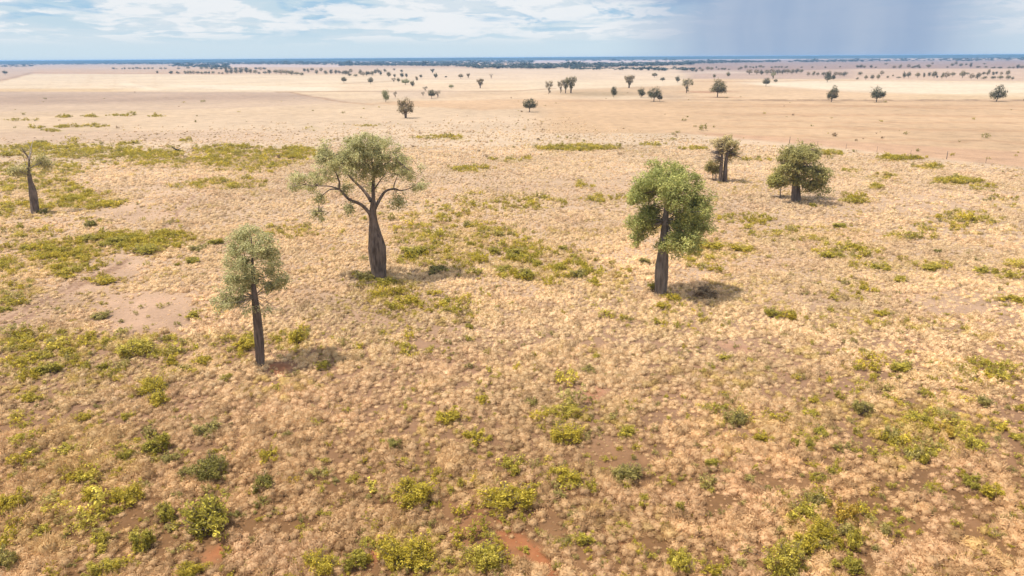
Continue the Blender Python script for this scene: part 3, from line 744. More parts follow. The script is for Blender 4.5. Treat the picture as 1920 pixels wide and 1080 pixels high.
    limb_part(pl, T, 'branch', [[(55, 299, 2.8), (56, 292, 2.4, -.2), (58, 285, 2, -.4), (58.5, 278, 1.6, -.5), (60, 270, 1.2, -.5), (62, 263, .6, -.5)], [(58.5, 279, 1.3, -.5), (54, 272, .9, -.9), (47, 266, .5, -1)], [(58, 285, 1.2, -.4), (55.5, 288, 1, -.8), (56, 275, .5, -1)]], M_PALE, 7, rng, .05)
    limb_part(pl, T, 'branch', [[(53, 325, 2.4), (49, 312, 1.6, .4), (46, 300, 1.1, .5), (41, 288, .6, .6)], [(54, 330, 2.2), (47, 326, 1.6, -.6), (36, 320, 1, -1)], [(55, 316, 2), (64, 311, 1.6, -.5), (78, 304, 1, -.8)]], M_GREYBARK, 6, rng, .05)
    crown_part(pl, T, [pl.lobe(*q) for q in ((75, 300, 16, 10), (89, 312, 9, 7), (67, 304, 9, 9), (82, 305, 12, 9))], 380, 7, .10, rng, name='leaf_tuft', spread=.28, gap=.2, gapf=.5, hollow=.1, col=(.376, .346, .149), col2=(.551, .470, .212))
    crown_part(pl, T, [pl.lobe(*q) for q in ((30, 322, 11, 8), (42, 318, 9, 6), (23, 317, 6, 6), (48, 324, 6, 5), (30, 330, 7, 3))], 330, 7, .10, rng, name='leaf_tuft', spread=.28, gap=.2, gapf=.5, hollow=.1, col=(.376, .346, .149), col2=(.551, .470, .212))

    # the clump behind on the right: two thick trunks and a thin double stemmed tree
    k, ox, oy = 6.0, 1280, 230
    pl = Plane(1359.5, 341)
    T = tree_root(pl, 'dark thick-trunked tree with rounded olive crown, right-hand trunk of the clump by the thin sapling', group=None)
    limb_part(pl, T, 'trunk', [[(1359.5, 342, 9), (1360, 325, 8), (1361.5, 300, 6), (1364.5, 285, 4), (1367, 270, 2.2), (1368, 260, 1)]], M_BARK, 14, rng, .05)
    lob = zl(pl, [(500, 190, 66, 40), (560, 230, 50, 40), (475, 335, 30, 60), (600, 270, 46, 55), (625, 345, 42, 46), (560, 350, 40, 42), (515, 420, 26, 40), (480, 250, 40, 40), (655, 395, 24, 14), (510, 350, 28, 44)], ox, oy, k, rng, 1.6)
    V, F_ = join(twigs_to_lobes(pl, lob, [pl.p(1364, 287), pl.p(1362, 298)], rng, 3, 1.3)); link('branch', mesh_np('branch', V, F_, None, [M_BARK], smooth=True), T)
    crown_part(pl, T, lob, 1150, 6, .11, rng, cl=(80, .42), spread=.14, gap=.2, gapf=1.0, hollow=.35, col=(.348, .299, .126), col2=(.564, .457, .210), var=.25)
    pl = Plane(1351, 341.5)
    T = tree_root(pl, 'dark upright tree with bare twiggy grey top, left-hand thick trunk of the clump')
    limb_part(pl, T, 'trunk', [[(1351, 342.5, 7.5), (1351.5, 330, 7), (1352.5, 310, 6.5), (1354, 286, 4), (1353, 270, 2.4), (1350, 260, 1)]], M_BARK, 14, rng, .05)
    lob = zl(pl, [(430, 215, 55, 36), (440, 290, 45, 46), (390, 240, 36, 26), (340, 225, 40, 14)], ox, oy, k, rng, 1.3)
    bare = zl(pl, [(345, 390, 55, 55), (310, 330, 40, 36), (400, 330, 36, 46), (380, 420, 40, 40)], ox, oy, k, rng, 1.3)
    V, F_ = join(twigs_to_lobes(pl, lob + bare + bare + bare, [pl.p(1353, 300), pl.p(1354, 287), pl.p(1352, 315)], rng, 9, .9)); link('branch', mesh_np('branch', V, F_, None, [M_GREYBARK], smooth=True), T)
    crown_part(pl, T, lob + bare[2:], 480, 6, .11, rng, cl=(50, .4), spread=.14, gap=.2, gapf=1.0, hollow=.35, col=(.402, .331, .164), col2=(.621, .498, .254), var=.25)
    pl = Plane(1341.5, 338)
    T = tree_root(pl, 'thin sapling with two spindly stems and yellow-olive crown beside the thick-trunked pair', name='sapling')
    limb_part(pl, T, 'trunk', [[(1342.5, 339, 2.2), (1342.5, 330, 1.8), (1341.5, 318, 1.4), (1340, 305, .6)], [(1336, 338, 1.6, .5), (1336.5, 328, 1.3, .5), (1333, 314, .6, .5)]], M_BARK, 7, rng, .05)
    lob = zl(pl, [(350, 510, 84, 56), (290, 500, 40, 46), (420, 550, 34, 28), (330, 450, 50, 36)], ox, oy, k, rng, 1.0)
    crown_part(pl, T, lob, 700, 6, .12, rng, spread=.2, gap=.25, gapf=.6, hollow=.3, col=(.290, .254, .087), col2=(.435, .356, .124), var=.22)

    # squat domed tree furthest right
    pl = Plane(1492.5, 377)
    T = tree_root(pl, 'squat tree with broad domed olive-green crown and stout dark trunk')
    limb_part(pl, T, 'trunk', [[(1492.5, 379, 19), (1492.5, 368, 17), (1492.5, 350, 14.5), (1492.5, 335, 11), (1493, 325, 8), (1497, 312, 5.5), (1501, 300, 4), (1502, 288, 2)]], M_BARK, 18, rng, .05, 4)
    items = [(1350, 305, 140, 60), (1210, 350, 100, 58), (1480, 325, 76, 58), (1130, 430, 76, 56), (1300, 430, 100, 60, 1.6), (1500, 470, 95, 66), (1180, 530, 96, 70), (1420, 560, 105, 66), (1540, 590, 60, 76), (1560, 690, 52, 80), (1420, 700, 86, 56, -.5), (1330, 640, 34, 60, -1.6), (1250, 640, 50, 46), (1600, 560, 24, 60), (1350, 380, 150, 60, -2.4), (1270, 480, 80, 50, -2.2)]
    lob = zl(pl, items, ox, oy, k, rng, 2.4)
    src = [pl.p(1493, 325), pl.p(1497, 312), pl.p(1501, 300), pl.p(1492.5, 338)]
    V, F_ = join(twigs_to_lobes(pl, lob, src, rng, 3, 2.2)); link('branch', mesh_np('branch', V, F_, None, [M_BARK], smooth=True), T)
    crown_part(pl, T, lob, 4200, 7, .12, rng, cl=(260, .62), spread=.14, gap=.14, gapf=1.1, hollow=.5, col=(.320, .285, .098), col2=(.385, .345, .120), var=.24)
    pl = Plane(1463, 371)
    T = tree_root(pl, 'small sapling with one thin stem and green crown just left of the squat domed tree', name='sapling')
    limb_part(pl, T, 'trunk', [[(1463, 372, 2.2), (1463, 358, 1.7), (1462, 342, 1.2), (1461, 330, .5)]], M_GREYBARK, 7, rng, .05)
    lob = zl(pl, [(1050, 650, 80, 74), (1120, 640, 66, 84), (1000, 660, 42, 56), (1080, 590, 60, 40)], ox, oy, k, rng, 1.2)
    crown_part(pl, T, lob, 900, 6, .13, rng, spread=.2, gap=.18, gapf=.6, hollow=.45, col=(.297, .290, .080), col2=(.488, .415, .123), var=.22)
build_bottle_trees()

# ------------------------------------------------------------------ trees of the far plain
LOB = {  # unit height, unit width: cx, cz, rx, rz
    'round': [(0, .62, .42, .26), (-.28, .52, .26, .2), (.28, .55, .26, .22), (0, .8, .34, .18), (-.1, .42, .3, .14), (.22, .4, .22, .12)],
    'oval': [(0, .5, .40, .26), (0, .75, .34, .22), (-.12, .62, .36, .22), (.14, .4, .36, .2), (0, .28, .26, .12)],
    'open': [(-.22, .82, .24, .13), (.2, .86, .26, .12), (0, .66, .26, .12), (-.3, .6, .16, .1), (.34, .68, .15, .12), (.02, .4, .15, .1), (.12, .2, .12, .07)],
    'vase': [(-.28, .78, .22, .16), (.28, .82, .22, .15), (0, .84, .28, .13), (-.12, .55, .22, .16), (.14, .55, .22, .18), (0, .38, .14, .1)],
    'layered': [(-.1, .86, .26, .11), (.02, .72, .32, .12), (-.24, .54, .26, .13), (.24, .56, .26, .13), (.36, .45, .16, .09), (-.2, .36, .3, .1), (.22, .34, .28, .1), (0, .5, .3, .14)],
    'leaning': [(.2, .84, .22, .14), (.06, .68, .30, .16), (-.16, .5, .30, .15), (.22, .55, .24, .16), (-.08, .32, .36, .13), (.26, .36, .2, .1)],
    'multi': [(-.25, .7, .26, .2), (.05, .8, .3, .18), (.3, .62, .22, .2), (-.3, .45, .22, .16), (.1, .5, .3, .2), (.32, .36, .16, .1), (-.08, .3, .2, .1)],
}
def tree_meshes(kind, seed, col, nspr=420, per=5, leaf=.030, gap=.2):
    rng = np.random.default_rng(seed)
    lob = [[x, rng.uniform(-.22, .22) * (1 - abs(x)), z * .95, rx * 1.06, rx * .9 + .03, rz * 1.1] for x, z, rx, rz in LOB[kind]]
    V, F_, t = leaf_cloud(lob, nspr, per, leaf, rng, spread=.035, gap=gap, gapf=5.0, hollow=.45, col=col[0], col2=col[1], var=.28)
    V[:, 2] = np.maximum(V[:, 2], .05)
    crown = mesh_np('crown', V, [F_], t, [M_LEAF])
    parts = []
    stems = [(0, .5)] if kind not in ('multi', 'vase') else [(-.12, .45), (.1, .5), (.02, .55)]
    for sx, hh in stems:
        parts.append(tube([(sx * .3, 0, -.02), (sx * .5, 0, .2), (sx, rng.uniform(-.05, .05), hh)], [.034, .026, .014], 7))
    for L in lob:
        parts.append(tube([(0, 0, .22), ((L[0]) * .5, L[1] * .5, .25 + (L[2] - .22) * .5), (L[0], L[1], L[2])], [.018, .012, .005], 5, sub=2))
    V2, F2 = join(parts)
    trunk = mesh_np('trunk', V2, F2, None, [M_BARK], smooth=True)
    return crown, trunk
def place(o, px, py, w, h, rng, flip=None):
    P = at(px, py); mpp = math.hypot(depth_of(P), 0) / F
    o.location = (P[0], P[1], 0)
    hh = h * mpp * 1.03; ww = w * mpp
    o.scale = (ww * (-1 if flip else 1), ww * rng.uniform(.85, 1.1), hh)

FAR_TREES = [
    # kind, x, foot y, width, height, tone, label
    ('oval', 723.5, 191.5, 16, 26, 'pale', 'pale green egg-shaped tree left of the open brown tree on the plain'),
    ('multi', 761, 221.5, 31, 39, 'brown', 'open brownish many-stemmed tree standing on pale stubble above the big bottle tree'),
    ('round', 993, 210, 28, 27, 'dark', 'lone dark round-headed tree on a thin trunk in the middle of the plain'),
    ('open', 1029, 176.5, 15, 25, 'brown', 'thin gappy tree, leftmost of the loose group of tall trees'),
    ('open', 1051, 175, 13, 25, 'brown', 'thin two-stemmed gappy tree just left of the tall dense pair'),
    ('vase', 1060.5, 175, 12, 27, 'olive', 'narrow olive tree, left of the tall dense pair'),
    ('vase', 1070.5, 174.5, 19, 31, 'olive', 'tall vase-shaped olive tree, right of the tall dense pair'),
    ('oval', 1150.5, 182.5, 14, 22, 'dark', 'narrow upright dark tree on greyish ground in the middle distance'),
    ('vase', 1179.5, 165, 19, 24, 'brown', 'fan-shaped brownish tree on a bare stem on the pale field'),
    ('oval', 1202, 183, 16, 20, 'dark', 'small pointed dark tree left of the wide dark one'),
    ('round', 1226, 190.5, 27, 28, 'dark', 'wide dark flat-based tree right of the small pointed one'),
    ('round', 1237, 190, 10, 14, 'olive', 'small low tree pressed against the wide dark tree'),
    ('open', 1287, 174.5, 22, 27, 'olive', 'light olive tree with airy crown left of the layered tree'),
    ('layered', 1345, 182.5, 31, 36, 'olive', 'large layered olive tree on a bare trunk beside dark earth'),
    ('round', 1436, 162, 14, 17, 'dark', 'compact dark tree alone on the pale field, right of the layered tree'),
    ('leaning', 1551, 154, 15, 21, 'dark', 'dark leaning tree on the pale field edge, before a row of trees'),
    ('oval', 1562, 150, 9, 11, 'dark', 'small dark tree just right of the leaning one'),
    ('leaning', 1558.5, 191.5, 22, 32, 'dark', 'dark tree leaning right, first of three along the track'),
    ('layered', 1643, 191.5, 28, 31, 'dark', 'broad dark tree, second of three along the track'),
    ('leaning', 1868.5, 190.5, 28, 31, 'dark', 'dark ragged tree, last of three along the track'),
    ('round', 809.5, 185, 15, 18, 'dark', 'round dark green tree among grey twiggy scrub'),
    ('open', 820.5, 183, 12, 14, 'grey', 'grey almost leafless tree right of the round dark green one'),
    ('open', 797, 171, 10, 9, 'grey', 'small grey tree with thin crown behind the round dark green one'),
    ('open', 793, 180, 7, 8, 'grey', 'tiny grey sapling left of the round dark green tree'),
    ('vase', 900.5, 165.5, 14, 18, 'brown', 'two-tiered brownish tree alone on the pale centre field'),
    ('round', 846, 166, 10, 8, 'pale', 'small yellow-green bushy tree left of the two-tiered tree'),
    ('oval', 773.5, 162.5, 10, 12, 'dark', 'dark upright tree right of the yellow-green spreading tree'),
    ('round', 760, 159, 16, 12, 'pale', 'yellow-green spreading tree in the middle distance'),
    ('oval', 747, 154, 8, 9, 'olive', 'small olive tree left of the yellow-green spreading tree'),
    ('open', 738, 154, 9, 8, 'brown', 'thin brown tree left of the small olive tree'),
    ('oval', 781.5, 152, 6, 10, 'brown', 'small brown upright tree behind the dark upright one'),
    ('open', 741, 184, 7, 13, 'grey', 'thin grey sapling between the egg-shaped tree and the brown open tree'),
    ('round', 645, 155.5, 11, 12, 'dark', 'dark rounded tree on the pale field, left of another like it'),
    ('round', 695, 157.5, 11, 13, 'dark', 'dark stubby tree on the pale field above the egg-shaped tree'),
    ('oval', 729, 144.5, 10, 11, 'olive', 'olive tree in the loose line right of the long tree row'),
    ('oval', 740, 145, 6, 7, 'dark', 'little dark tree just right of the olive tree in the loose line'),
    ('oval', 753.5, 145.5, 9, 10, 'dark', 'dark tree with a taller one behind it in the loose line'),
    ('oval', 762, 145.5, 6, 9, 'dark', 'narrow dark tree at the right end of the loose line'),
    ('round', 753, 136, 6, 6, 'dark', 'small dark tree behind the loose line'),
    ('oval', 789, 146, 7, 7, 'dark', 'small dark tree alone beyond the loose line'),
    ('vase', 811, 137, 8, 8, 'dark', 'small spreading tree far out on the pale centre field'),
    ('oval', 817, 146.5, 9, 10, 'dark', 'dark tree below the small spreading far one'),
    ('round', 836, 146, 5, 4, 'dark', 'tiny round bush alone on the pale centre field'),
    ('round', 864, 147.5, 10, 10, 'brown', 'low brownish tree left of a thin one on the pale centre field'),
    ('vase', 878, 146.5, 7, 9, 'brown', 'thin brownish tree right of the low brownish one'),
    ('vase', 921, 147, 7, 9, 'grey', 'thin pale tree furthest right on the pale centre field'),
    ('round', 1227, 145, 11, 9, 'olive', 'small flat-topped tree on the pale field near its far edge'),
    ('round', 1242, 152.5, 10, 8, 'dark', 'small dark mound of a tree right of the flat-topped one'),
    ('oval', 1270, 154.5, 10, 13, 'dark', 'dark oval tree on the pale field behind the airy olive tree'),
    ('round', 1454, 155, 8, 7, 'dark', 'little tree right of the compact dark one'),
    ('oval', 1365, 144, 8, 10, 'olive', 'olive tree on a stem above the layered tree'),
    ('oval', 1339, 146, 7, 8, 'olive', 'small olive tree left of the one on a stem'),
    ('open', 1449, 149, 10, 14, 'pale', 'pale yellowish tree in front of the dense dark row'),
    ('round', 10, 140, 9, 8, 'dark', 'lone dark tree at the far left beside the dirt road'),
    ('oval', 295, 138, 5, 6, 'dark', 'little dark upright tree at the far edge of the left pale field'),
]
TONES = {'pale': ((.207, .219, .083), (.306, .289, .125)), 'brown': ((.189, .149, .075), (.297, .227, .116)), 'dark': ((.090, .091, .043), (.153, .136, .063)),
         'olive': ((.153, .140, .059), (.243, .201, .091)), 'grey': ((.288, .245, .175), (.397, .333, .249))}

def far_trees():
    rng = np.random.default_rng(8); cache = {}
    for i, (kd, x, y, w, h, tone, lab) in enumerate(FAR_TREES):
        key = (kd, tone, i % 3)
        if key not in cache:
            dens = 620 if tone != 'grey' else 200
            if kd in ('open',): dens = 360
            cache[key] = tree_meshes(kd, 100 + i, TONES[tone], dens, 5, .030, .2)
        cm, tm = cache[key]
        o = empty('plains_tree', (0, 0, 0)); tag(o, lab, 'tree', 'scattered trees of the far plain')
        link('crown', cm, o); link('trunk', tm, o)
        place(o, x, y, w * 1.02, h, rng)
    # small rows: single meshes, seen only a few pixels high
    small = []
    for k in range(8):
        kd = ['round', 'oval', 'multi', 'leaning', 'round', 'multi', 'oval', 'oval'][k]; tone = ['dark', 'dark', 'olive', 'dark', 'olive', 'brown', 'olive', 'dark'][k]
        c = TONES[tone]
        r2 = np.random.default_rng(300 + k)
        lob = [[x, r2.uniform(-.2, .2), z * .88, rx * 1.15, rx, rz * 1.15] for x, z, rx, rz in LOB[kd]]
        V, F_, t = leaf_cloud(lob, 320, 3, .042, r2, spread=.04, gap=.10, gapf=5, hollow=.3, col=c[0], col2=c[1], var=.25)
        V[:, 2] = np.maximum(V[:, 2], .06)
        tv, tq, tt = tube([(0, 0, -.02), (.02, 0, .2), (0, 0, .6)], [.035, .03, .015], 5)
        VV = np.vstack([V, tv]); off = len(V)
        T_ = np.vstack([t, np.tile([[.08, .065, .05]], (len(tv), 1))])
        small.append(mesh_np('plains_tree', VV, [F_, tq + off, tt + off], T_, [M_LEAF]))
    def row(pts, label, group):
        for (x, y, w, h) in pts:
            o = link('plains_tree', small[rng.integers(0, 8)]); tag(o, label, 'tree', group)
            place(o, x, y + .6, w * 1.1, h * 1.08, rng, rng.random() < .5)
    row([(1405, 139, 12, 10), (1419, 139, 11, 10), (1428, 140, 10, 10), (1438, 139, 9, 9), (1447, 139, 10, 11), (1458, 139, 10, 10), (1467, 138.5, 10, 10), (1476, 138, 10, 10), (1485, 138, 10, 9), (1494, 137, 10, 9), (1502, 136, 9, 7)],
        'dark tree in the dense row right of the middle, below the rain', 'trees in the dense dark row')
    row([(1515, 142, 6, 8), (1525, 141.5, 7, 9), (1533, 141.5, 6, 7), (1544, 142, 8, 8), (1552, 142, 8, 9), (1567, 141.5, 9, 8), (1575, 142, 9, 8), (1583, 142.5, 11, 9)],
        'dark tree in the broken row right of the dense dark row', 'trees in the broken row')
    row([(1607, 149, 6, 5), (1612, 140.5, 10, 7), (1623, 149.5, 6, 10), (1635, 149.5, 7, 11), (1646, 149.5, 6, 12), (1653, 140.5, 7, 9), (1664, 146, 6, 5), (1674, 143, 4, 4), (1685, 146.5, 9, 4), (1695, 146.5, 9, 13), (1703, 146, 8, 13), (1720, 145.5, 8, 11), (1732, 145.5, 5, 11), (1742, 143, 7, 9), (1751, 146, 10, 14),
         (1757, 146, 5, 6), (1766, 147, 6, 12), (1774, 146, 10, 12), (1786, 143, 9, 9), (1804, 146, 10, 15), (1814, 140, 7, 5), (1821, 148, 9, 11), (1833, 148, 10, 13), (1845, 148, 10, 6), (1844, 140.5, 6, 7), (1852, 141.5, 7, 13), (1862, 141, 6, 8), (1868, 139, 6, 6), (1862, 148.5, 9, 7), (1877, 140.5, 5, 7), (1875, 148.5, 10, 8), (1889, 142, 8, 12), (1890, 149, 9, 9), (1898, 149, 6, 6)],
        'small grey-green tree in the loose belt behind the right-hand pale field', 'trees in the loose right-hand belt')
    row([(1608, 127, 8, 6), (1614, 127, 8, 7), (1620, 127, 7, 5), (1633, 127, 7, 6), (1642, 127, 5, 3), (1676, 128, 7, 6), (1687, 128, 7, 8), (1661, 121, 6, 4), (1703, 127, 6, 8), (1712, 127.5, 9, 5), (1720, 126, 8, 6), (1724, 127.5, 6, 4), (1741, 127, 8, 7), (1748, 121, 4, 5), (1776, 127, 5, 4), (1785, 123.5, 8, 6), (1792, 122, 5, 8), (1801, 124, 9, 6), (1811, 122, 6, 4), (1820, 126, 6, 10),
         (1834, 127, 8, 4), (1848, 127, 7, 4), (1862, 128, 8, 4), (1875, 128, 10, 4), (1892, 128, 7, 4), (1900, 128, 6, 4), (1908, 128, 8, 8), (1916, 128, 8, 6), (1846, 120.5, 6, 3)],
        'dark speck of a tree on the shadowy brown flats at the right', 'trees on the brown flats at the right')
    row([(1281, 132, 6, 6), (1288, 132, 6, 5), (1298, 132.5, 7, 4), (1305, 135, 6, 7), (1312, 130, 6, 5), (1316, 134, 7, 6), (1327, 131, 7, 7), (1334, 131, 7, 6), (1343, 127.5, 4, 4), (1347, 131, 5, 4), (1354, 131, 6, 5), (1359, 131, 6, 5), (1367, 131, 5, 3), (1385, 131, 5, 5), (1389, 130, 6, 6), (1398, 127.5, 8, 6), (1407, 127, 5, 4), (1412, 127.5, 6, 4), (1418, 127.5, 5, 5), (1425, 127, 7, 6), (1431, 127, 5, 4),
         (1447, 127, 6, 3), (1454, 127, 6, 4), (1460, 127, 7, 4), (1466, 127, 6, 4), (1474, 127, 7, 4), (1503, 127, 5, 3), (1523, 127.5, 5, 4), (1547.5, 127.5, 5, 4), (1575, 126, 4, 3)],
        'bluish small tree in the scattered band below the left edge of the rain', 'trees in the scattered bluish band')
    row([(648, 139.5, 10, 9), (643, 139, 7, 7), (653, 139.5, 7, 8), (658, 137, 6, 9), (656, 142, 9, 5), (667, 143, 10, 5), (676, 140, 8, 11), (681, 142.5, 7, 9), (688, 141.5, 9, 9), (692, 141, 7, 8), (698, 141, 9, 9), (704, 138, 8, 9), (710, 137, 8, 9), (714, 141, 6, 9), (722, 135, 7, 7), (739, 132, 5, 5)],
        'grey-green tree in the line running right from the long left tree row', 'trees in the line right of the long row')
    row([(321, 138.5, 9, 7), (334, 138.5, 7, 6), (348, 138.5, 7, 7), (353, 138.5, 6, 7), (358, 138.5, 6, 7), (363, 138.5, 6, 7), (371, 138.5, 8, 6), (379, 138.5, 7, 5), (386, 138.5, 7, 6), (392, 138.5, 6, 6), (400, 138.5, 6, 6), (411, 138.5, 5, 4), (417, 138.5, 6, 4), (426, 138.5, 8, 11), (434, 138, 9, 10), (443, 137.5, 10, 9), (452, 137, 10, 9), (462, 136.5, 10, 9), (470, 137, 9, 9), (479, 138, 8, 8), (486, 138.5, 6, 5), (497, 138.5, 8, 6), (505, 138, 9, 9),
         (518, 138, 10, 9), (527, 139, 11, 10), (537, 139.5, 12, 10), (547, 140, 12, 9), (557, 140.5, 11, 7), (566, 141, 10, 6), (578, 136, 6, 9), (571, 134, 8, 7), (585, 133, 8, 7), (594, 138.5, 8, 9), (602, 134.5, 6, 8), (611, 139, 9, 8), (621, 138.5, 8, 10), (630, 138, 8, 8), (637, 138, 7, 7)],
        'grey-green tree in the long row along the far edge of the left pale field', 'trees in the long left row')
    row([(335, 129.5, 6, 4), (353, 129, 7, 5), (378, 129.5, 8, 5), (388, 129.5, 8, 5), (397, 130, 8, 5), (406, 130, 9, 5), (415, 130, 9, 5), (423, 131, 8, 7), (432, 131, 8, 6), (442, 131, 9, 6), (452, 131, 9, 6), (462, 131, 9, 6), (480, 130, 8, 5), (488, 131, 8, 6), (496, 131, 7, 6)],
        'dim bluish tree in the second row behind the long left row', 'trees in the second left row')
    row([(213, 129.5, 7, 4), (219, 129.5, 4, 2), (229, 129.5, 4, 3), (234, 129.5, 5, 4), (243, 129.5, 6, 4), (250, 129.5, 6, 4), (257, 129.5, 7, 5), (263, 129.5, 6, 4), (272, 129.5, 7, 4), (279, 129.5, 6, 4), (286, 129.5, 5, 4), (302, 129.5, 7, 4), (310, 129.5, 6, 4)],
        'tiny dark tree in the thin line above the left pale field', 'trees in the thin left line')
far_trees()

# far woodland: distant timber that reads as one mass
def woodland():
    rng = np.random.default_rng(77)
    protos = []
    for k in range(6):
        r2 = np.random.default_rng(500 + k)
        lob = [[r2.uniform(-.3, .3), r2.uniform(-.3, .3), r2.uniform(.4, .8), r2.uniform(.25, .45), .35, r2.uniform(.2, .3)] for _ in range(4)]
        V, F_, t = leaf_cloud(lob, 34, 2, .15, r2, spread=.06, hollow=.3, col=(1, 1, 1), var=.2)
        V[:, 2] = np.maximum(V[:, 2], 0); protos.append((V, F_, t))
    bands = [  # x0, x1, y near edge (list), y far edge, trees, height m, width m
        (0, 330, [(0, 124), (100, 122), (330, 121)], 119.5, 190, 7, 10), (-250, 640, [(-250, 122), (0, 119.0), (320, 121), (420, 120.5), (640, 119)], 113.2, 1500, 9, 15), (-250, 60, [(-250, 128), (0, 127.5), (30, 126.5), (60, 126)], 124, 60, 8, 12),
        (320, 430, [(320, 125), (430, 129)], 120, 160, 8, 11), (430, 660, [(430, 121.5), (660, 122.5)], 118, 240, 9, 12),
        (640, 1300, [(640, 124), (780, 124), (860, 125), (900, 129), (1000, 129.5), (1060, 129), (1100, 128), (1300, 122)], 119.5, 1100, 7, 12), (640, 1000, [(640, 120), (1000, 118)], 112.5, 600, 7.5, 16),
        (1060, 1300, [(1060, 131), (1300, 134)], 129.6, 90, 5.5, 8), (880, 1300, [(880, 113.2), (1300, 109.5)], 109, 200, 9, 18), (1280, 1460, [(1280, 120.5), (1460, 117)], 115, 260, 8, 11),
        (1480, 2100, [(1480, 117), (2100, 112)], 109, 260, 7, 14), (1060, 1300, [(1060, 115.5), (1300, 114)], 113.5, 60, 8, 16), (1500, 1620, [(1500, 117.5), (1620, 116.5)], 114, 60, 7, 10), (1780, 2050, [(1780, 117), (1920, 112), (2050, 111)], 110, 120, 8, 10)]
    P, S, Z = [], [], []
    for (x0, x1, nearl, fary, n, hh, ww) in bands:
        px = rng.uniform(x0, x1, n); xs, ys = zip(*nearl); yn = np.interp(px, xs, ys)
        hz = 113.6 - px * .0063 + 1.1
        fy = np.maximum(fary, hz); yn = np.maximum(yn, fy + .05)
        u = rng.random(n) ** 1.6
        py = yn + (fy - yn) * u
        g = at(px, py); P.append(np.column_stack([g, np.zeros(n)])); S.append(ww * np.exp(rng.normal(0, .25, n))); Z.append(.72 * hh / ww * rng.uniform(.7, 1.3, n))
    P = np.vstack(P); S = np.concatenate(S); Z = np.concatenate(Z)
    tint = np.array([[.080, .095, .074]]) * rng.uniform(.7, 1.4, len(P))[:, None]
    V, F_, T = replicate(protos, rng.integers(0, 6, len(P)), P, rng.uniform(0, 6.28, len(P)), S, Z, tint)
    tag(link('far_woodland', mesh_np('far_woodland', V, F_, T, [M_LEAF])), 'dark bluish woodland spread along the horizon', 'woodland', kind='stuff')
woodland()

# low wooded ridges on the horizon
def hills():
    mt = bpy.data.materials.new('wooded_ridge'); mt.use_nodes = True
    g = NT(mt.node_tree); geo = g.n('ShaderNodeNewGeometry')
    n = g.noise(geo.outputs['Position'], .004, 6, .6)
    col = g.mix(g.smooth(n, .35, .65), (.030, .038, .024), (.060, .066, .040))
    p = g.n('ShaderNodeBsdfPrincipled'); g.link(col, p.inputs['Base Color']); p.inputs['Roughness'].default_value = .95; p.inputs['Specular IOR Level'].default_value = 0
    out = g.n('ShaderNodeOutputMaterial'); g.link(p.outputs[0], out.inputs[0])
    for nm, D, prof in (('hills', 6200, [(-1400, 10), (0, 18), (300, 18.3), (360, 18.6), (375, 20.8), (640, 21), (900, 21), (940, 19.2), (1100, 19.4), (1280, 20.4), (1600, 20), (1920, 20.4), (3300, 16)]),):
        px = np.linspace(-1300, 3200, 500); az = np.arctan((px - 960) / 1351.0)
        xs, hs = zip(*prof); hh = np.interp(px, xs, hs) + (fbm(px / 16, px * 0 + 3, 4) - .5) * 1.6
        rows = []
        for dd, f in ((-900, 0), (-500, .3), (-200, .75), (0, 1), (250, .9), (700, .4), (1200, 0)):
            R = D + dd; rows.append(np.stack([np.sin(az) * R, np.cos(az) * R, hh * f + (.3 if f else -.5)], -1))
        V = np.concatenate(rows); n_ = len(px)
        i = np.arange(len(rows) - 1)[:, None] * n_; j = np.arange(n_ - 1)[None]
        q = np.stack([i + j, i + j + 1, i + n_ + j + 1, i + n_ + j], -1).reshape(-1, 4)
        tag(link(nm, mesh_np(nm, V, [q], None, [mt], smooth=True)), kind='structure')
hills()

# ------------------------------------------------------------------ shrubs
YEL = ((.392, .328, .042), (.528, .432, .072)); YGR = ((.400, .315, .032), (.520, .410, .050)); GRN = ((.310, .265, .036), (.410, .345, .052)); DKG = ((.205, .182, .040), (.285, .245, .056)); OLV = ((.280, .240, .064), (.380, .315, .095)); BRN = ((.270, .185, .100), (.400, .280, .160)); ORG = ((.448, .288, .040), (.528, .384, .064))
TONE = {'yellow': YEL, 'yellow-green': YGR, 'green': GRN, 'dark green': DKG, 'olive': OLV, 'brown': BRN, 'orange-yellow': ORG}
def shrub_mesh(seed, col, nl=9, nspr=360, per=6, leaf=.034, flat=False):
    """unit shrub: about one wide, upright leafy clumps on splayed stems"""
    rng = np.random.default_rng(seed); lob = []; stems = []
    for i in range(nl):
        a = rng.uniform(0, 6.28); r = .36 * math.sqrt(rng.random()); h = rng.uniform(.22, .52) * (1 - .5 * r)
        lob.append([r * math.cos(a), r * math.sin(a), h, rng.uniform(.09, .17), rng.uniform(.09, .17), rng.uniform(.10, .2)])
        stems.append(tube([(0.1 * r * math.cos(a), .1 * r * math.sin(a), -.02), (.6 * r * math.cos(a), .6 * r * math.sin(a), h * .5), tuple(lob[-1][:3])], [.012, .008, .004], 4, sub=1))
        for _ in range(2):
            q = rng.normal(0, .09, 2); hz = h + rng.uniform(.02, .2)
            lob.append([lob[-1][0] * 1.1 + q[0], lob[-1][1] * 1.1 + q[1], hz, .03, .03, .09])
            stems.append(tube([(.6 * r * math.cos(a), .6 * r * math.sin(a), h * .5), (lob[-1][0], lob[-1][1], hz + .06)], [.007, .003], 4, sub=1))
        if h > .3: lob.append([r * 1.05 * math.cos(a), r * 1.05 * math.sin(a), h * .45, .12, .12, .12])
    V, F_, t = leaf_cloud(lob, nspr, per, leaf, rng, spread=.030, gap=.22, gapf=6, hollow=.3, col=col[0], col2=col[1], var=.28, upb=.5)
    V[:, 2] = np.maximum(V[:, 2], .0)
    sv, sf = join(stems)
    return (V, F_, t), (sv, sf)

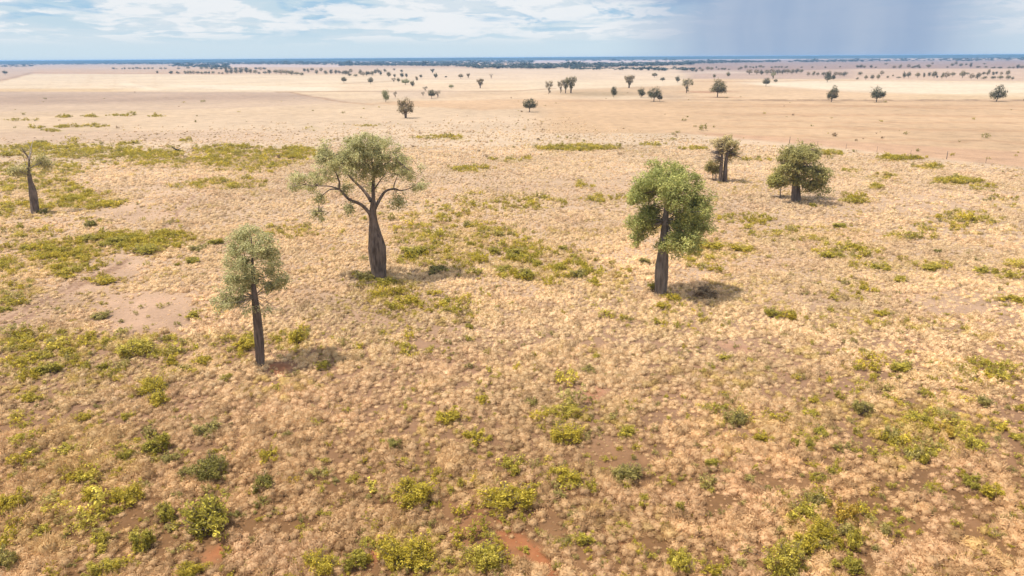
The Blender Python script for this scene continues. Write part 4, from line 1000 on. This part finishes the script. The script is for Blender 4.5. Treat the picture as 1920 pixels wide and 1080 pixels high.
SHRUBS = [  # x, y, w, h, tone, label
    (405, 978, 112, 95, 'green', 'largest dense green bush beside bare red earth in the lower left'),
    (398, 882, 66, 62, 'dark green', 'dark olive bush above the largest green bush'),
    (352, 890, 36, 34, 'olive', 'loose olive shrub left of the dark olive bush'),
    (495, 912, 42, 50, 'dark green', 'upright dark green bush right of the dark olive bush'),
    (502, 860, 40, 40, 'yellow-green', 'thin yellowish shrub above the upright dark green bush'),
    (550, 905, 34, 24, 'orange-yellow', 'small orange-tinged shrub right of the upright dark green bush'),
    (315, 962, 42, 44, 'green', 'green shrub left of the largest green bush'),
    (240, 932, 64, 46, 'yellow-green', 'wide two-humped yellow-green shrub at lower left'),
    (268, 1018, 46, 55, 'green', 'upright green shrub near the bottom edge at lower left'),
    (187, 1012, 36, 42, 'yellow', 'yellow shrub left of the upright green one at the bottom'),
    (77, 1000, 34, 28, 'yellow', 'bright yellow low shrub near the lower left corner'),
    (20, 948, 52, 54, 'yellow-green', 'yellowish shrub cut by the left edge of the picture, above the greyish one'),
    (14, 1055, 44, 55, 'olive', 'greyish olive shrub in the lower left corner'),
    (198, 1065, 62, 34, 'yellow', 'low yellow shrub on the bottom edge at the left'),
    (355, 1070, 64, 34, 'yellow-green', 'yellow-green shrub on the bottom edge below the red earth'),
    (602, 1062, 74, 50, 'yellow-green', 'yellow-green shrub on the bottom edge left of the red strip'),
    (664, 1052, 58, 44, 'green', 'green shrub on the bottom edge beside the narrow red strip'),
    (158, 895, 48, 30, 'yellow-green', 'faint yellow-green shrub left of the two-humped one'),
    (130, 843, 54, 34, 'yellow', 'bright yellow spreading shrub in the left foreground'),
    (235, 857, 30, 34, 'green', 'small green shrub right of the bright yellow spreading one'),
    (298, 838, 54, 50, 'green', 'green shrub with leaning top in the left foreground'),
    (322, 860, 34, 28, 'olive', 'small olive shrub under the green one with leaning top'),
    (390, 810, 54, 36, 'olive', 'spiky grey-green shrub standing alone in pale grass at left'),
    (290, 728, 62, 42, 'yellow-green', 'bright bushy yellow-green shrub below the slender tree, to its left'),
    (288, 752, 50, 36, 'yellow-green', 'lower half-hidden shrub joined to the bright bushy one'),
    (240, 782, 24, 22, 'yellow', 'tiny yellow shrub left of the bright bushy one'),
    (157, 783, 28, 24, 'yellow-green', 'small yellow-green tuft in the left foreground grass'),
    (45, 748, 44, 22, 'yellow-green', 'low faint shrub near the left edge'),
    (50, 680, 38, 30, 'yellow-green', 'bright rounded shrub near the left edge, first of the left scrub belt'),
    (92, 694, 52, 30, 'green', 'wide green shrub in the left scrub belt'),
    (132, 662, 40, 22, 'yellow-green', 'yellow-green shrub on top of the left scrub belt'),
    (252, 655, 66, 46, 'yellow', 'wide yellowish shrub mass in the middle of the left scrub belt'),
    (192, 690, 24, 20, 'green', 'small dark-hearted green shrub in the left scrub belt'),
    (327, 677, 28, 26, 'yellow-green', 'small shrub between the scrub belt and the slender tree'),
    (381, 677, 36, 30, 'yellow-green', 'bright yellow-green shrub left of the slender tree trunk'),
    (462, 645, 50, 32, 'yellow-green', 'olive-yellow shrub right behind the slender tree trunk'),
    (548, 635, 46, 42, 'yellow-green', 'tall bright shrub right of the slender tree'),
    (604, 686, 26, 28, 'green', 'thin green shrub right of the slender tree, beyond its shadow'),
    (425, 711, 30, 20, 'green', 'small low green shrub below the slender tree'),
    (450, 728, 16, 16, 'yellow-green', 'tiny round shrub below the slender tree'),
    (360, 592, 26, 20, 'yellow', 'small yellow shrub at the right end of the pink bare patch'),
    (192, 592, 38, 20, 'olive', 'dull shrub alone on the pink bare patch'),
    (170, 421, 22, 20, 'dark green', 'small dark round bush right of the half-dead tree'),
    (82, 398, 20, 16, 'dark green', 'dark low bush at the foot of the half-dead tree'),
    (55, 464, 34, 14, 'green', 'left end shrub of the curved green band'),
    (170, 447, 40, 18, 'green', 'green shrub on the crest of the curved green band'),
    (212, 456, 44, 22, 'green', 'dense shrub in the thick of the curved green band'),
    (278, 469, 66, 20, 'green', 'long low green shrub on the lower rim of the curved green band'),
    (330, 460, 36, 14, 'yellow-green', 'yellow-green shrub toward the right of the curved green band'),
    (374, 466, 36, 16, 'olive', 'olive shrub near the right end of the curved green band'),
    (405, 455, 32, 18, 'green', 'last shrub of the curved green band, beside the slender tree crown'),
    (130, 514, 48, 22, 'yellow-green', 'yellow-green shrub right of the bare track on the left'),
    (196, 527, 46, 18, 'yellow-green', 'yellow-green shrub where the curved band ends at bare ground'),
    (10, 580, 28, 14, 'green', 'low green shrub on the left edge beside the cattle track'),
    (365, 489, 40, 13, 'green', 'flat green shrub below the curved green band'),
    (332, 496, 12, 9, 'green', 'tiny green shrub left of the flat one'),
    (775, 473, 56, 30, 'green', 'bright green spreading shrub right of the swollen trunk'),
    (820, 507, 50, 22, 'dark green', 'dark spreading shrub below the bright green spreading one'),
    (690, 519, 44, 24, 'olive', 'olive shrub left of the swollen trunk at its foot'),
    (722, 529, 44, 20, 'green', 'green shrub in front of the swollen trunk'),
    (925, 472, 32, 22, 'green', 'dense green shrub in the middle patch of scrub'),
    (966, 478, 44, 26, 'green', 'large green shrub in the middle patch of scrub'),
    (945, 507, 40, 20, 'green', 'low green shrub under the two biggest of the middle patch'),
    (988, 515, 40, 28, 'green', 'tall green shrub at the lower end of the middle patch'),
    (1005, 495, 20, 14, 'green', 'small shrub at the right of the middle patch'),
    (1054, 466, 26, 16, 'green', 'green shrub right of the middle patch'),
    (1120, 530, 34, 16, 'yellow-green', 'low yellow-green shrub between the middle patch and the bright green tree'),
    (1085, 515, 34, 22, 'olive', 'dull olive shrub between the middle patch and the bright green tree'),
    (1207, 491, 26, 19, 'olive', 'grey-green round shrub left of the bright green tree trunk'),
    (1225, 540, 26, 24, 'green', 'leafy shrub against the left foot of the bright green tree'),
    (1258, 558, 36, 26, 'yellow-green', 'yellow-green shrub against the right foot of the bright green tree'),
    (1246, 574, 34, 20, 'yellow-green', 'bright low shrub in front of the bright green tree'),
    (1320, 551, 50, 30, 'brown', 'dry brown bush in the shade right of the bright green tree'),
    (765, 562, 46, 26, 'yellow-green', 'yellow-green shrub below the dark spreading shrub'),
    (838, 567, 22, 16, 'green', 'small green shrub right of the one below the dark spreading shrub'),
    (880, 612, 18, 14, 'green', 'small dark green shrub in the pale central grass'),
    (1330, 461, 52, 20, 'yellow-green', 'faint broad shrub right of the bright green crown'),
    (1392, 467, 44, 18, 'yellow-green', 'faint yellow shrub right of the broad faint one'),
    (1448, 590, 36, 26, 'green', 'green shrub, left half of the lone pair right of centre'),
    (1476, 592, 30, 34, 'yellow-green', 'yellow-green shrub, right half of the lone pair right of centre'),
    (1572, 424, 36, 13, 'green', 'neat green shrub alone below the squat domed tree'),
    (1602, 466, 36, 18, 'yellow-green', 'yellow-green shrub, right of its neighbour below the neat green one'),
    (1552, 478, 34, 16, 'yellow', 'yellow shrub, left of its neighbour below the neat green one'),
    (1655, 502, 44, 14, 'yellow', 'flat yellow shrub in the right middle, left of a longer one'),
    (1750, 503, 46, 17, 'yellow', 'long flat yellow shrub in the right middle'),
    (1760, 473, 18, 15, 'dark green', 'single dark grey-green bush among yellow shrubs at right'),
    (1850, 507, 42, 18, 'yellow', 'yellow shrub near the right edge, above the dark-edged one'),
    (1896, 563, 44, 20, 'yellow-green', 'dark-edged shrub at the right edge of the picture'),
    (1685, 524, 28, 16, 'yellow', 'small yellow shrub under the flat yellow one'),
    (1495, 377, 10, 6, 'green', 'tiny green tuft just in front of the squat domed tree'),
    (1523, 385, 18, 11, 'green', 'green tuft in the shadow edge of the squat domed tree'),
    (745, 838, 40, 34, 'dark green', 'fuzzy round dull green bush alone in pale foreground grass'),
    (836, 783, 56, 34, 'yellow-green', 'yellow-green shrub above and right of the fuzzy round bush'),
    (900, 752, 34, 26, 'yellow-green', 'small upright yellow-green shrub in central foreground'),
    (890, 822, 52, 34, 'yellow-green', 'pale yellow-green shrub right of the fuzzy round bush'),
    (1052, 771, 86, 32, 'yellow', 'wide low yellow shrub in central foreground grass'),
    (1062, 818, 68, 44, 'yellow-green', 'bright lime shrub under the wide low yellow one'),
    (1173, 811, 42, 26, 'yellow', 'yellow shrub on the rim of the brown bare patch'),
    (965, 873, 48, 40, 'yellow', 'patchy yellow shrub in the central foreground'),
    (830, 889, 46, 28, 'yellow-green', 'bright shrub between the patchy yellow one and the fuzzy round bush'),
    (862, 910, 17, 30, 'yellow', 'narrow upright yellow shrub beside the bare ground'),
    (772, 928, 92, 66, 'yellow-green', 'large yellow-green shrub left of the bare ground'),
    (955, 938, 118, 58, 'yellow-green', 'broad bright lime shrub at the head of the red track'),
    (1057, 892, 66, 36, 'yellow-green', 'long shrub above and right of the broad lime one'),
    (1110, 915, 26, 36, 'yellow', 'small upright yellow shrub right of the broad lime one'),
    (1180, 893, 64, 46, 'olive', 'olive shrub under the brown bare patch'),
    (1205, 942, 26, 30, 'yellow', 'small yellow shrub below the olive one'),
    (1273, 957, 24, 40, 'green', 'narrow dark-leaved shrub right of the small yellow one'),
    (1100, 1015, 50, 30, 'yellow', 'yellow shrub right of the red track'),
    (768, 1042, 108, 66, 'yellow-green', 'wide yellow-green shrub on the bottom edge left of the red track'),
    (900, 1048, 96, 64, 'yellow', 'broad yellow shrub touching the red track at the bottom edge'),
    (1268, 1054, 56, 62, 'yellow', 'yellow shrub on the bottom edge between the red track and the corner thicket'),
    (1336, 1070, 46, 30, 'yellow-green', 'low shrub on the bottom edge left of the corner thicket'),
    (1332, 870, 34, 24, 'green', 'small green shrub in pale grass right of the brown bare patch'),
    (1378, 786, 40, 44, 'olive', 'olive shrub with a yellow top right of centre'),
    (1430, 824, 38, 28, 'yellow-green', 'yellow-green shrub right of the olive one with a yellow top'),
    (1523, 750, 26, 14, 'yellow-green', 'small flat shrub above its larger yellow neighbour'),
    (1515, 774, 36, 26, 'yellow', 'yellow shrub under the small flat one'),
    (1540, 812, 42, 24, 'green', 'green shrub in the right foreground, left of a row of small ones'),
    (1605, 809, 20, 20, 'green', 'small dark green shrub right of the green one'),
    (1516, 835, 22, 24, 'green', 'round green shrub below the green one'),
    (1490, 831, 20, 22, 'green', 'round green shrub left of its round twin'),
    (1565, 882, 36, 22, 'yellow', 'yellow shrub in the strip above the corner thicket'),
    (1540, 897, 38, 22, 'green', 'green shrub in the strip above the corner thicket'),
    (1525, 872, 28, 16, 'yellow-green', 'pale shrub topping the strip above the corner thicket'),
    (1475, 933, 26, 30, 'yellow', 'small yellow shrub at the upper left tip of the corner thicket'),
    (1526, 937, 36, 34, 'olive', 'olive shrub at the top of the corner thicket'),
    (1500, 968, 54, 50, 'yellow', 'yellow shrub on the left of the corner thicket'),
    (1545, 1002, 62, 52, 'yellow-green', 'yellow-green shrub in the heart of the corner thicket'),
    (1590, 968, 40, 58, 'orange-yellow', 'orange-yellow shrub on the right of the corner thicket'),
    (1597, 1018, 34, 56, 'yellow', 'tall yellow shrub below the orange-yellow one'),
    (1508, 1018, 52, 50, 'yellow-green', 'shrub on the lower left of the corner thicket'),
    (1468, 1050, 82, 66, 'yellow', 'big yellow shrub on the bottom edge under the corner thicket'),
    (1592, 1063, 50, 36, 'green', 'green shrub on the bottom edge under the corner thicket'),
    (1615, 768, 40, 40, 'olive', 'grey-olive twiggy shrub at right, left of the yellow chain'),
    (1725, 788, 58, 34, 'yellow', 'olive-yellow shrub at the head of the yellow chain on the right'),
    (1775, 808, 36, 30, 'orange-yellow', 'orange-yellow shrub in the yellow chain on the right'),
    (1730, 852, 46, 38, 'yellow', 'yellow shrub at the lower left of the yellow chain on the right'),
    (1820, 838, 46, 48, 'yellow', 'tall yellow shrub in the yellow chain on the right'),
    (1850, 756, 30, 30, 'olive', 'olive shrub above the yellow chain on the right'),
    (1838, 870, 20, 18, 'yellow-green', 'small shrub at the lower end of the yellow chain on the right'),
    (1905, 819, 40, 20, 'yellow', 'yellow shrub cut by the right edge of the picture'),
    (1826, 908, 44, 34, 'green', 'green shrub, upper half of the slanting pair near the right edge'),
    (1862, 926, 44, 40, 'yellow-green', 'yellow-green shrub, lower half of the slanting pair near the right edge'),
    (1400, 676, 26, 14, 'yellow', 'small yellow shrub at the end of the pinkish bare streak'),
    (1362, 672, 34, 16, 'yellow', 'yellow shrub left of the one at the end of the pinkish bare streak'),
    (1580, 660, 28, 15, 'yellow-green', 'small shrub, left of a greener twin in right middle grass'),
    (1620, 659, 20, 14, 'green', 'small greener shrub, right of its twin in right middle grass'),
    (1690, 690, 50, 26, 'yellow', 'yellow shrub in grass above the yellow chain on the right'),
    (1862, 702, 34, 34, 'yellow', 'upright yellow shrub near the right edge in the middle'),
    (1120, 670, 18, 20, 'yellow', 'small narrow yellow shrub in the central grass'),
    (1105, 695, 34, 22, 'olive', 'pale olive shrub under the small narrow yellow one'),
    (1650, 587, 34, 16, 'yellow-green', 'faint yellow-green shrub right of centre, right of the lone pair'),
]

def build_shrubs():
    rng = np.random.default_rng(4); cache = {}
    for i, (x, y, w, h, tone, lab) in enumerate(SHRUBS):
        key = (tone, i % 3, w > 60)
        if key not in cache:
            big = w > 60
            (V, F_, t), (sv, sf) = shrub_mesh(900 + i, TONE[tone], 18 if big else 11, 900 if big else 480, 6, .024 if big else .034)
            cache[key] = (mesh_np('foliage', V, [F_], t, [M_LEAF]), mesh_np('stems', sv, sf, None, [M_BARK], smooth=True))
        fo, st = cache[key]
        P = at(x, y + .18 * h); mpp = depth_of(P) / F
        # seen from above, the drawn height is part depth, part height
        el = math.atan2(CAM_H, P[1]); ww = w * mpp * 1.15
        dep = min(max(h * mpp * .75 / max(math.sin(el), .2), .5 * ww), 1.15 * ww)
        hh = max(h * mpp * .95 / math.cos(el), .35 * ww) * .98
        o = empty('shrub', (P[0], P[1], 0)); tag(o, lab, 'shrub', 'shrubs standing in the dry grass')
        rz = rng.choice([0, math.pi]) + rng.uniform(-.5, .5)
        o.rotation_euler = (0, 0, rz); o.scale = (ww, dep, hh)
        link('foliage', fo, o); link('stems', st, o)
build_shrubs()

def build_scrub():
    """low ground cover: yellow-green herbs between the tussocks"""
    rng = np.random.default_rng(61)
    protos = []
    for k in range(8):
        (V, F_, t), _ = shrub_mesh(700 + k, ((1, 1, 1), (1, 1, 1)), 8, 100, 5, .042); protos.append((V, F_, t))
    P, S, C = [], [], []
    pal = [1.0 * np.array([YEL[0], YGR[0], YEL[1], YGR[1], OLV[1]]), 1.0 * np.array([YGR[0], YGR[0], YEL[0], YGR[1], GRN[1]]), np.array([GRN[1], GRN[0], YGR[0]])]
    for (cx, cy_, rx, ry, wt, pc) in SCRUB:
        c0 = at(cx, cy_); m_ = depth_of(c0) / F; el = math.atan2(CAM_H, c0[1])
        area = math.pi * rx * m_ * ry * m_ / math.sin(el)
        if cy_ < 264: wt = wt * .42; rx *= 1.1; ry *= 1.25
        n = int(min(area * wt * 4.0, 8000)) + 3
        a = rng.uniform(0, 6.28, n); r = np.sqrt(rng.random(n)) * rng.uniform(.8, 1.25, n)
        g = at(cx + rx * r * np.cos(a), cy_ + ry * r * np.sin(a))
        k = fbm(g[:, 0] / 1.9, g[:, 1] / 1.9, 3) + fbm(g[:, 0] / 6 + 9, g[:, 1] / 6, 2) * .5 > .66 + rng.normal(0, .06, n)
        g = g[k]; n = len(g)
        if not n: continue
        P.append(g); S.append(np.exp(rng.normal(-.35, .38, n)) * (1 + .25 * min(1, m_ / .12))); C.append(pal[pc][rng.integers(0, len(pal[pc]), n)] * rng.uniform(.8, 1.15, n)[:, None])
    # odd ones everywhere
    n = 2600; px = rng.uniform(-100, 2020, n); py = 300 + 820 * rng.random(n) ** .8
    g = at(px, py); P.append(g); S.append(np.exp(rng.normal(-.75, .35, n))); C.append(np.array([YEL[0], YGR[0], OLV[1], OLV[0], GRN[1]])[rng.integers(0, 5, n)])
    n = 160; px = rng.uniform(-100, 2020, n); py = rng.uniform(172, 300, n)
    g = at(px, py); P.append(g); S.append(np.exp(rng.normal(.2, .4, n))); C.append(np.array([OLV[0], BRN[0], DKG[1], YGR[0]])[rng.integers(0, 4, n)])
    P = np.vstack(P); S = np.concatenate(S); C = np.vstack(C); n = len(P)
    V, F_, T = replicate(protos, rng.integers(0, 8, n), np.column_stack([P, np.zeros(n)]), rng.uniform(0, 6.28, n), S, rng.uniform(.55, 1.0, n), C)
    tag(link('low_scrub', mesh_np('low_scrub', V, F_, T, [M_LEAF])), 'yellow-green herbs growing low among the tussocks', 'ground cover', kind='stuff')
    print('scrub clumps', n)
build_scrub()

# ------------------------------------------------------------------ fallen branch, fence
def small_things():
    rng = np.random.default_rng(9)
    pl = Plane(340, 285)
    o = empty('fallen_branch', pl.B); tag(o, 'dark fallen dead branch lying raised on pale grass at upper left', 'dead branch')
    limb_part(pl, o, 'limb', [[(322, 275.0, 1.0, .6), (327, 278.5, 2.6, .4), (333, 281, 3.2, .2), (339, 283, 3.6, 0), (345.5, 285.2, 3.2, -.2)], [(333, 281, 1.6, .2), (337, 279, 1.2, .8), (340, 277.5, .6, 1.2)]], M_DEAD, 7, rng, .12)
    limb_part(pl, o, 'broken_tip', [[(349, 285.2, 1.6, -.2), (354, 283.2, 1.8, 0), (358, 282.8, .8, .3)]], M_PALE, 6, rng, .1)
    # stock fence along the red headland
    line = [(1480, 268.8), (1530, 273.5), (1650, 286), (1800, 301), (1920, 313), (2100, 333)]
    pts = np.array([at(*p) for p in line]); seg = np.hypot(*np.diff(pts, axis=0).T); s = np.concatenate([[0], np.cumsum(seg)])
    d = np.arange(0, s[-1], 7.0); xs = np.interp(d, s, pts[:, 0]); ys = np.interp(d, s, pts[:, 1])
    o = empty('wire_fence', (xs[0], ys[0], 0)); tag(o, 'thin post and wire fence along the reddish strip at right', 'fence')
    for i, (x, y) in enumerate(zip(xs, ys)):
        hh = rng.uniform(1.15, 1.35) if i % 5 else 1.6
        V, F_ = join([tube([(x - xs[0], y - ys[0], -.1), (x - xs[0] + rng.normal(0, .03), y - ys[0], hh * .5), (x - xs[0] + rng.normal(0, .05), y - ys[0], hh)], [.04 if i % 5 else .08, .036 if i % 5 else .07, .03 if i % 5 else .06], 6, sub=1)])
        link('post', mesh_np('post', V, F_, None, [M_POST], smooth=True), o)
    for zz in (.45, .8, 1.1):
        V, F_ = join([tube([(x - xs[0], y - ys[0], zz) for x, y in zip(xs, ys)], [.004] * len(xs), 4, sub=1)])
        link('wire', mesh_np('wire', V, F_, None, [M_POST]), o)
small_things()

# ------------------------------------------------------------------ the air
def build_haze():
    mt = bpy.data.materials.new('haze_air'); mt.use_nodes = True
    g = NT(mt.node_tree)
    v = g.n('ShaderNodeVolumePrincipled')
    v.inputs['Color'].default_value = (.28, .55, .92, 1); v.inputs['Density'].default_value = 1.6e-4
    v.inputs['Anisotropy'].default_value = 0.0
    out = g.n('ShaderNodeOutputMaterial'); g.link(v.outputs[0], out.inputs['Volume'])
    x = 33500.0; z0, z1 = -1.0, 22.3
    V = [(sx * x, sy * x, z) for z in (z0, z1) for sx, sy in ((-1, -1), (1, -1), (1, 1), (-1, 1))]
    q = np.array([(3, 2, 1, 0), (4, 5, 6, 7), (0, 1, 5, 4), (1, 2, 6, 5), (2, 3, 7, 6), (3, 0, 4, 7)])
    tag(link('haze', mesh_np('haze', V, [q], None, [mt])), 'thin blue haze over the far plain', 'haze', kind='stuff')
build_haze()
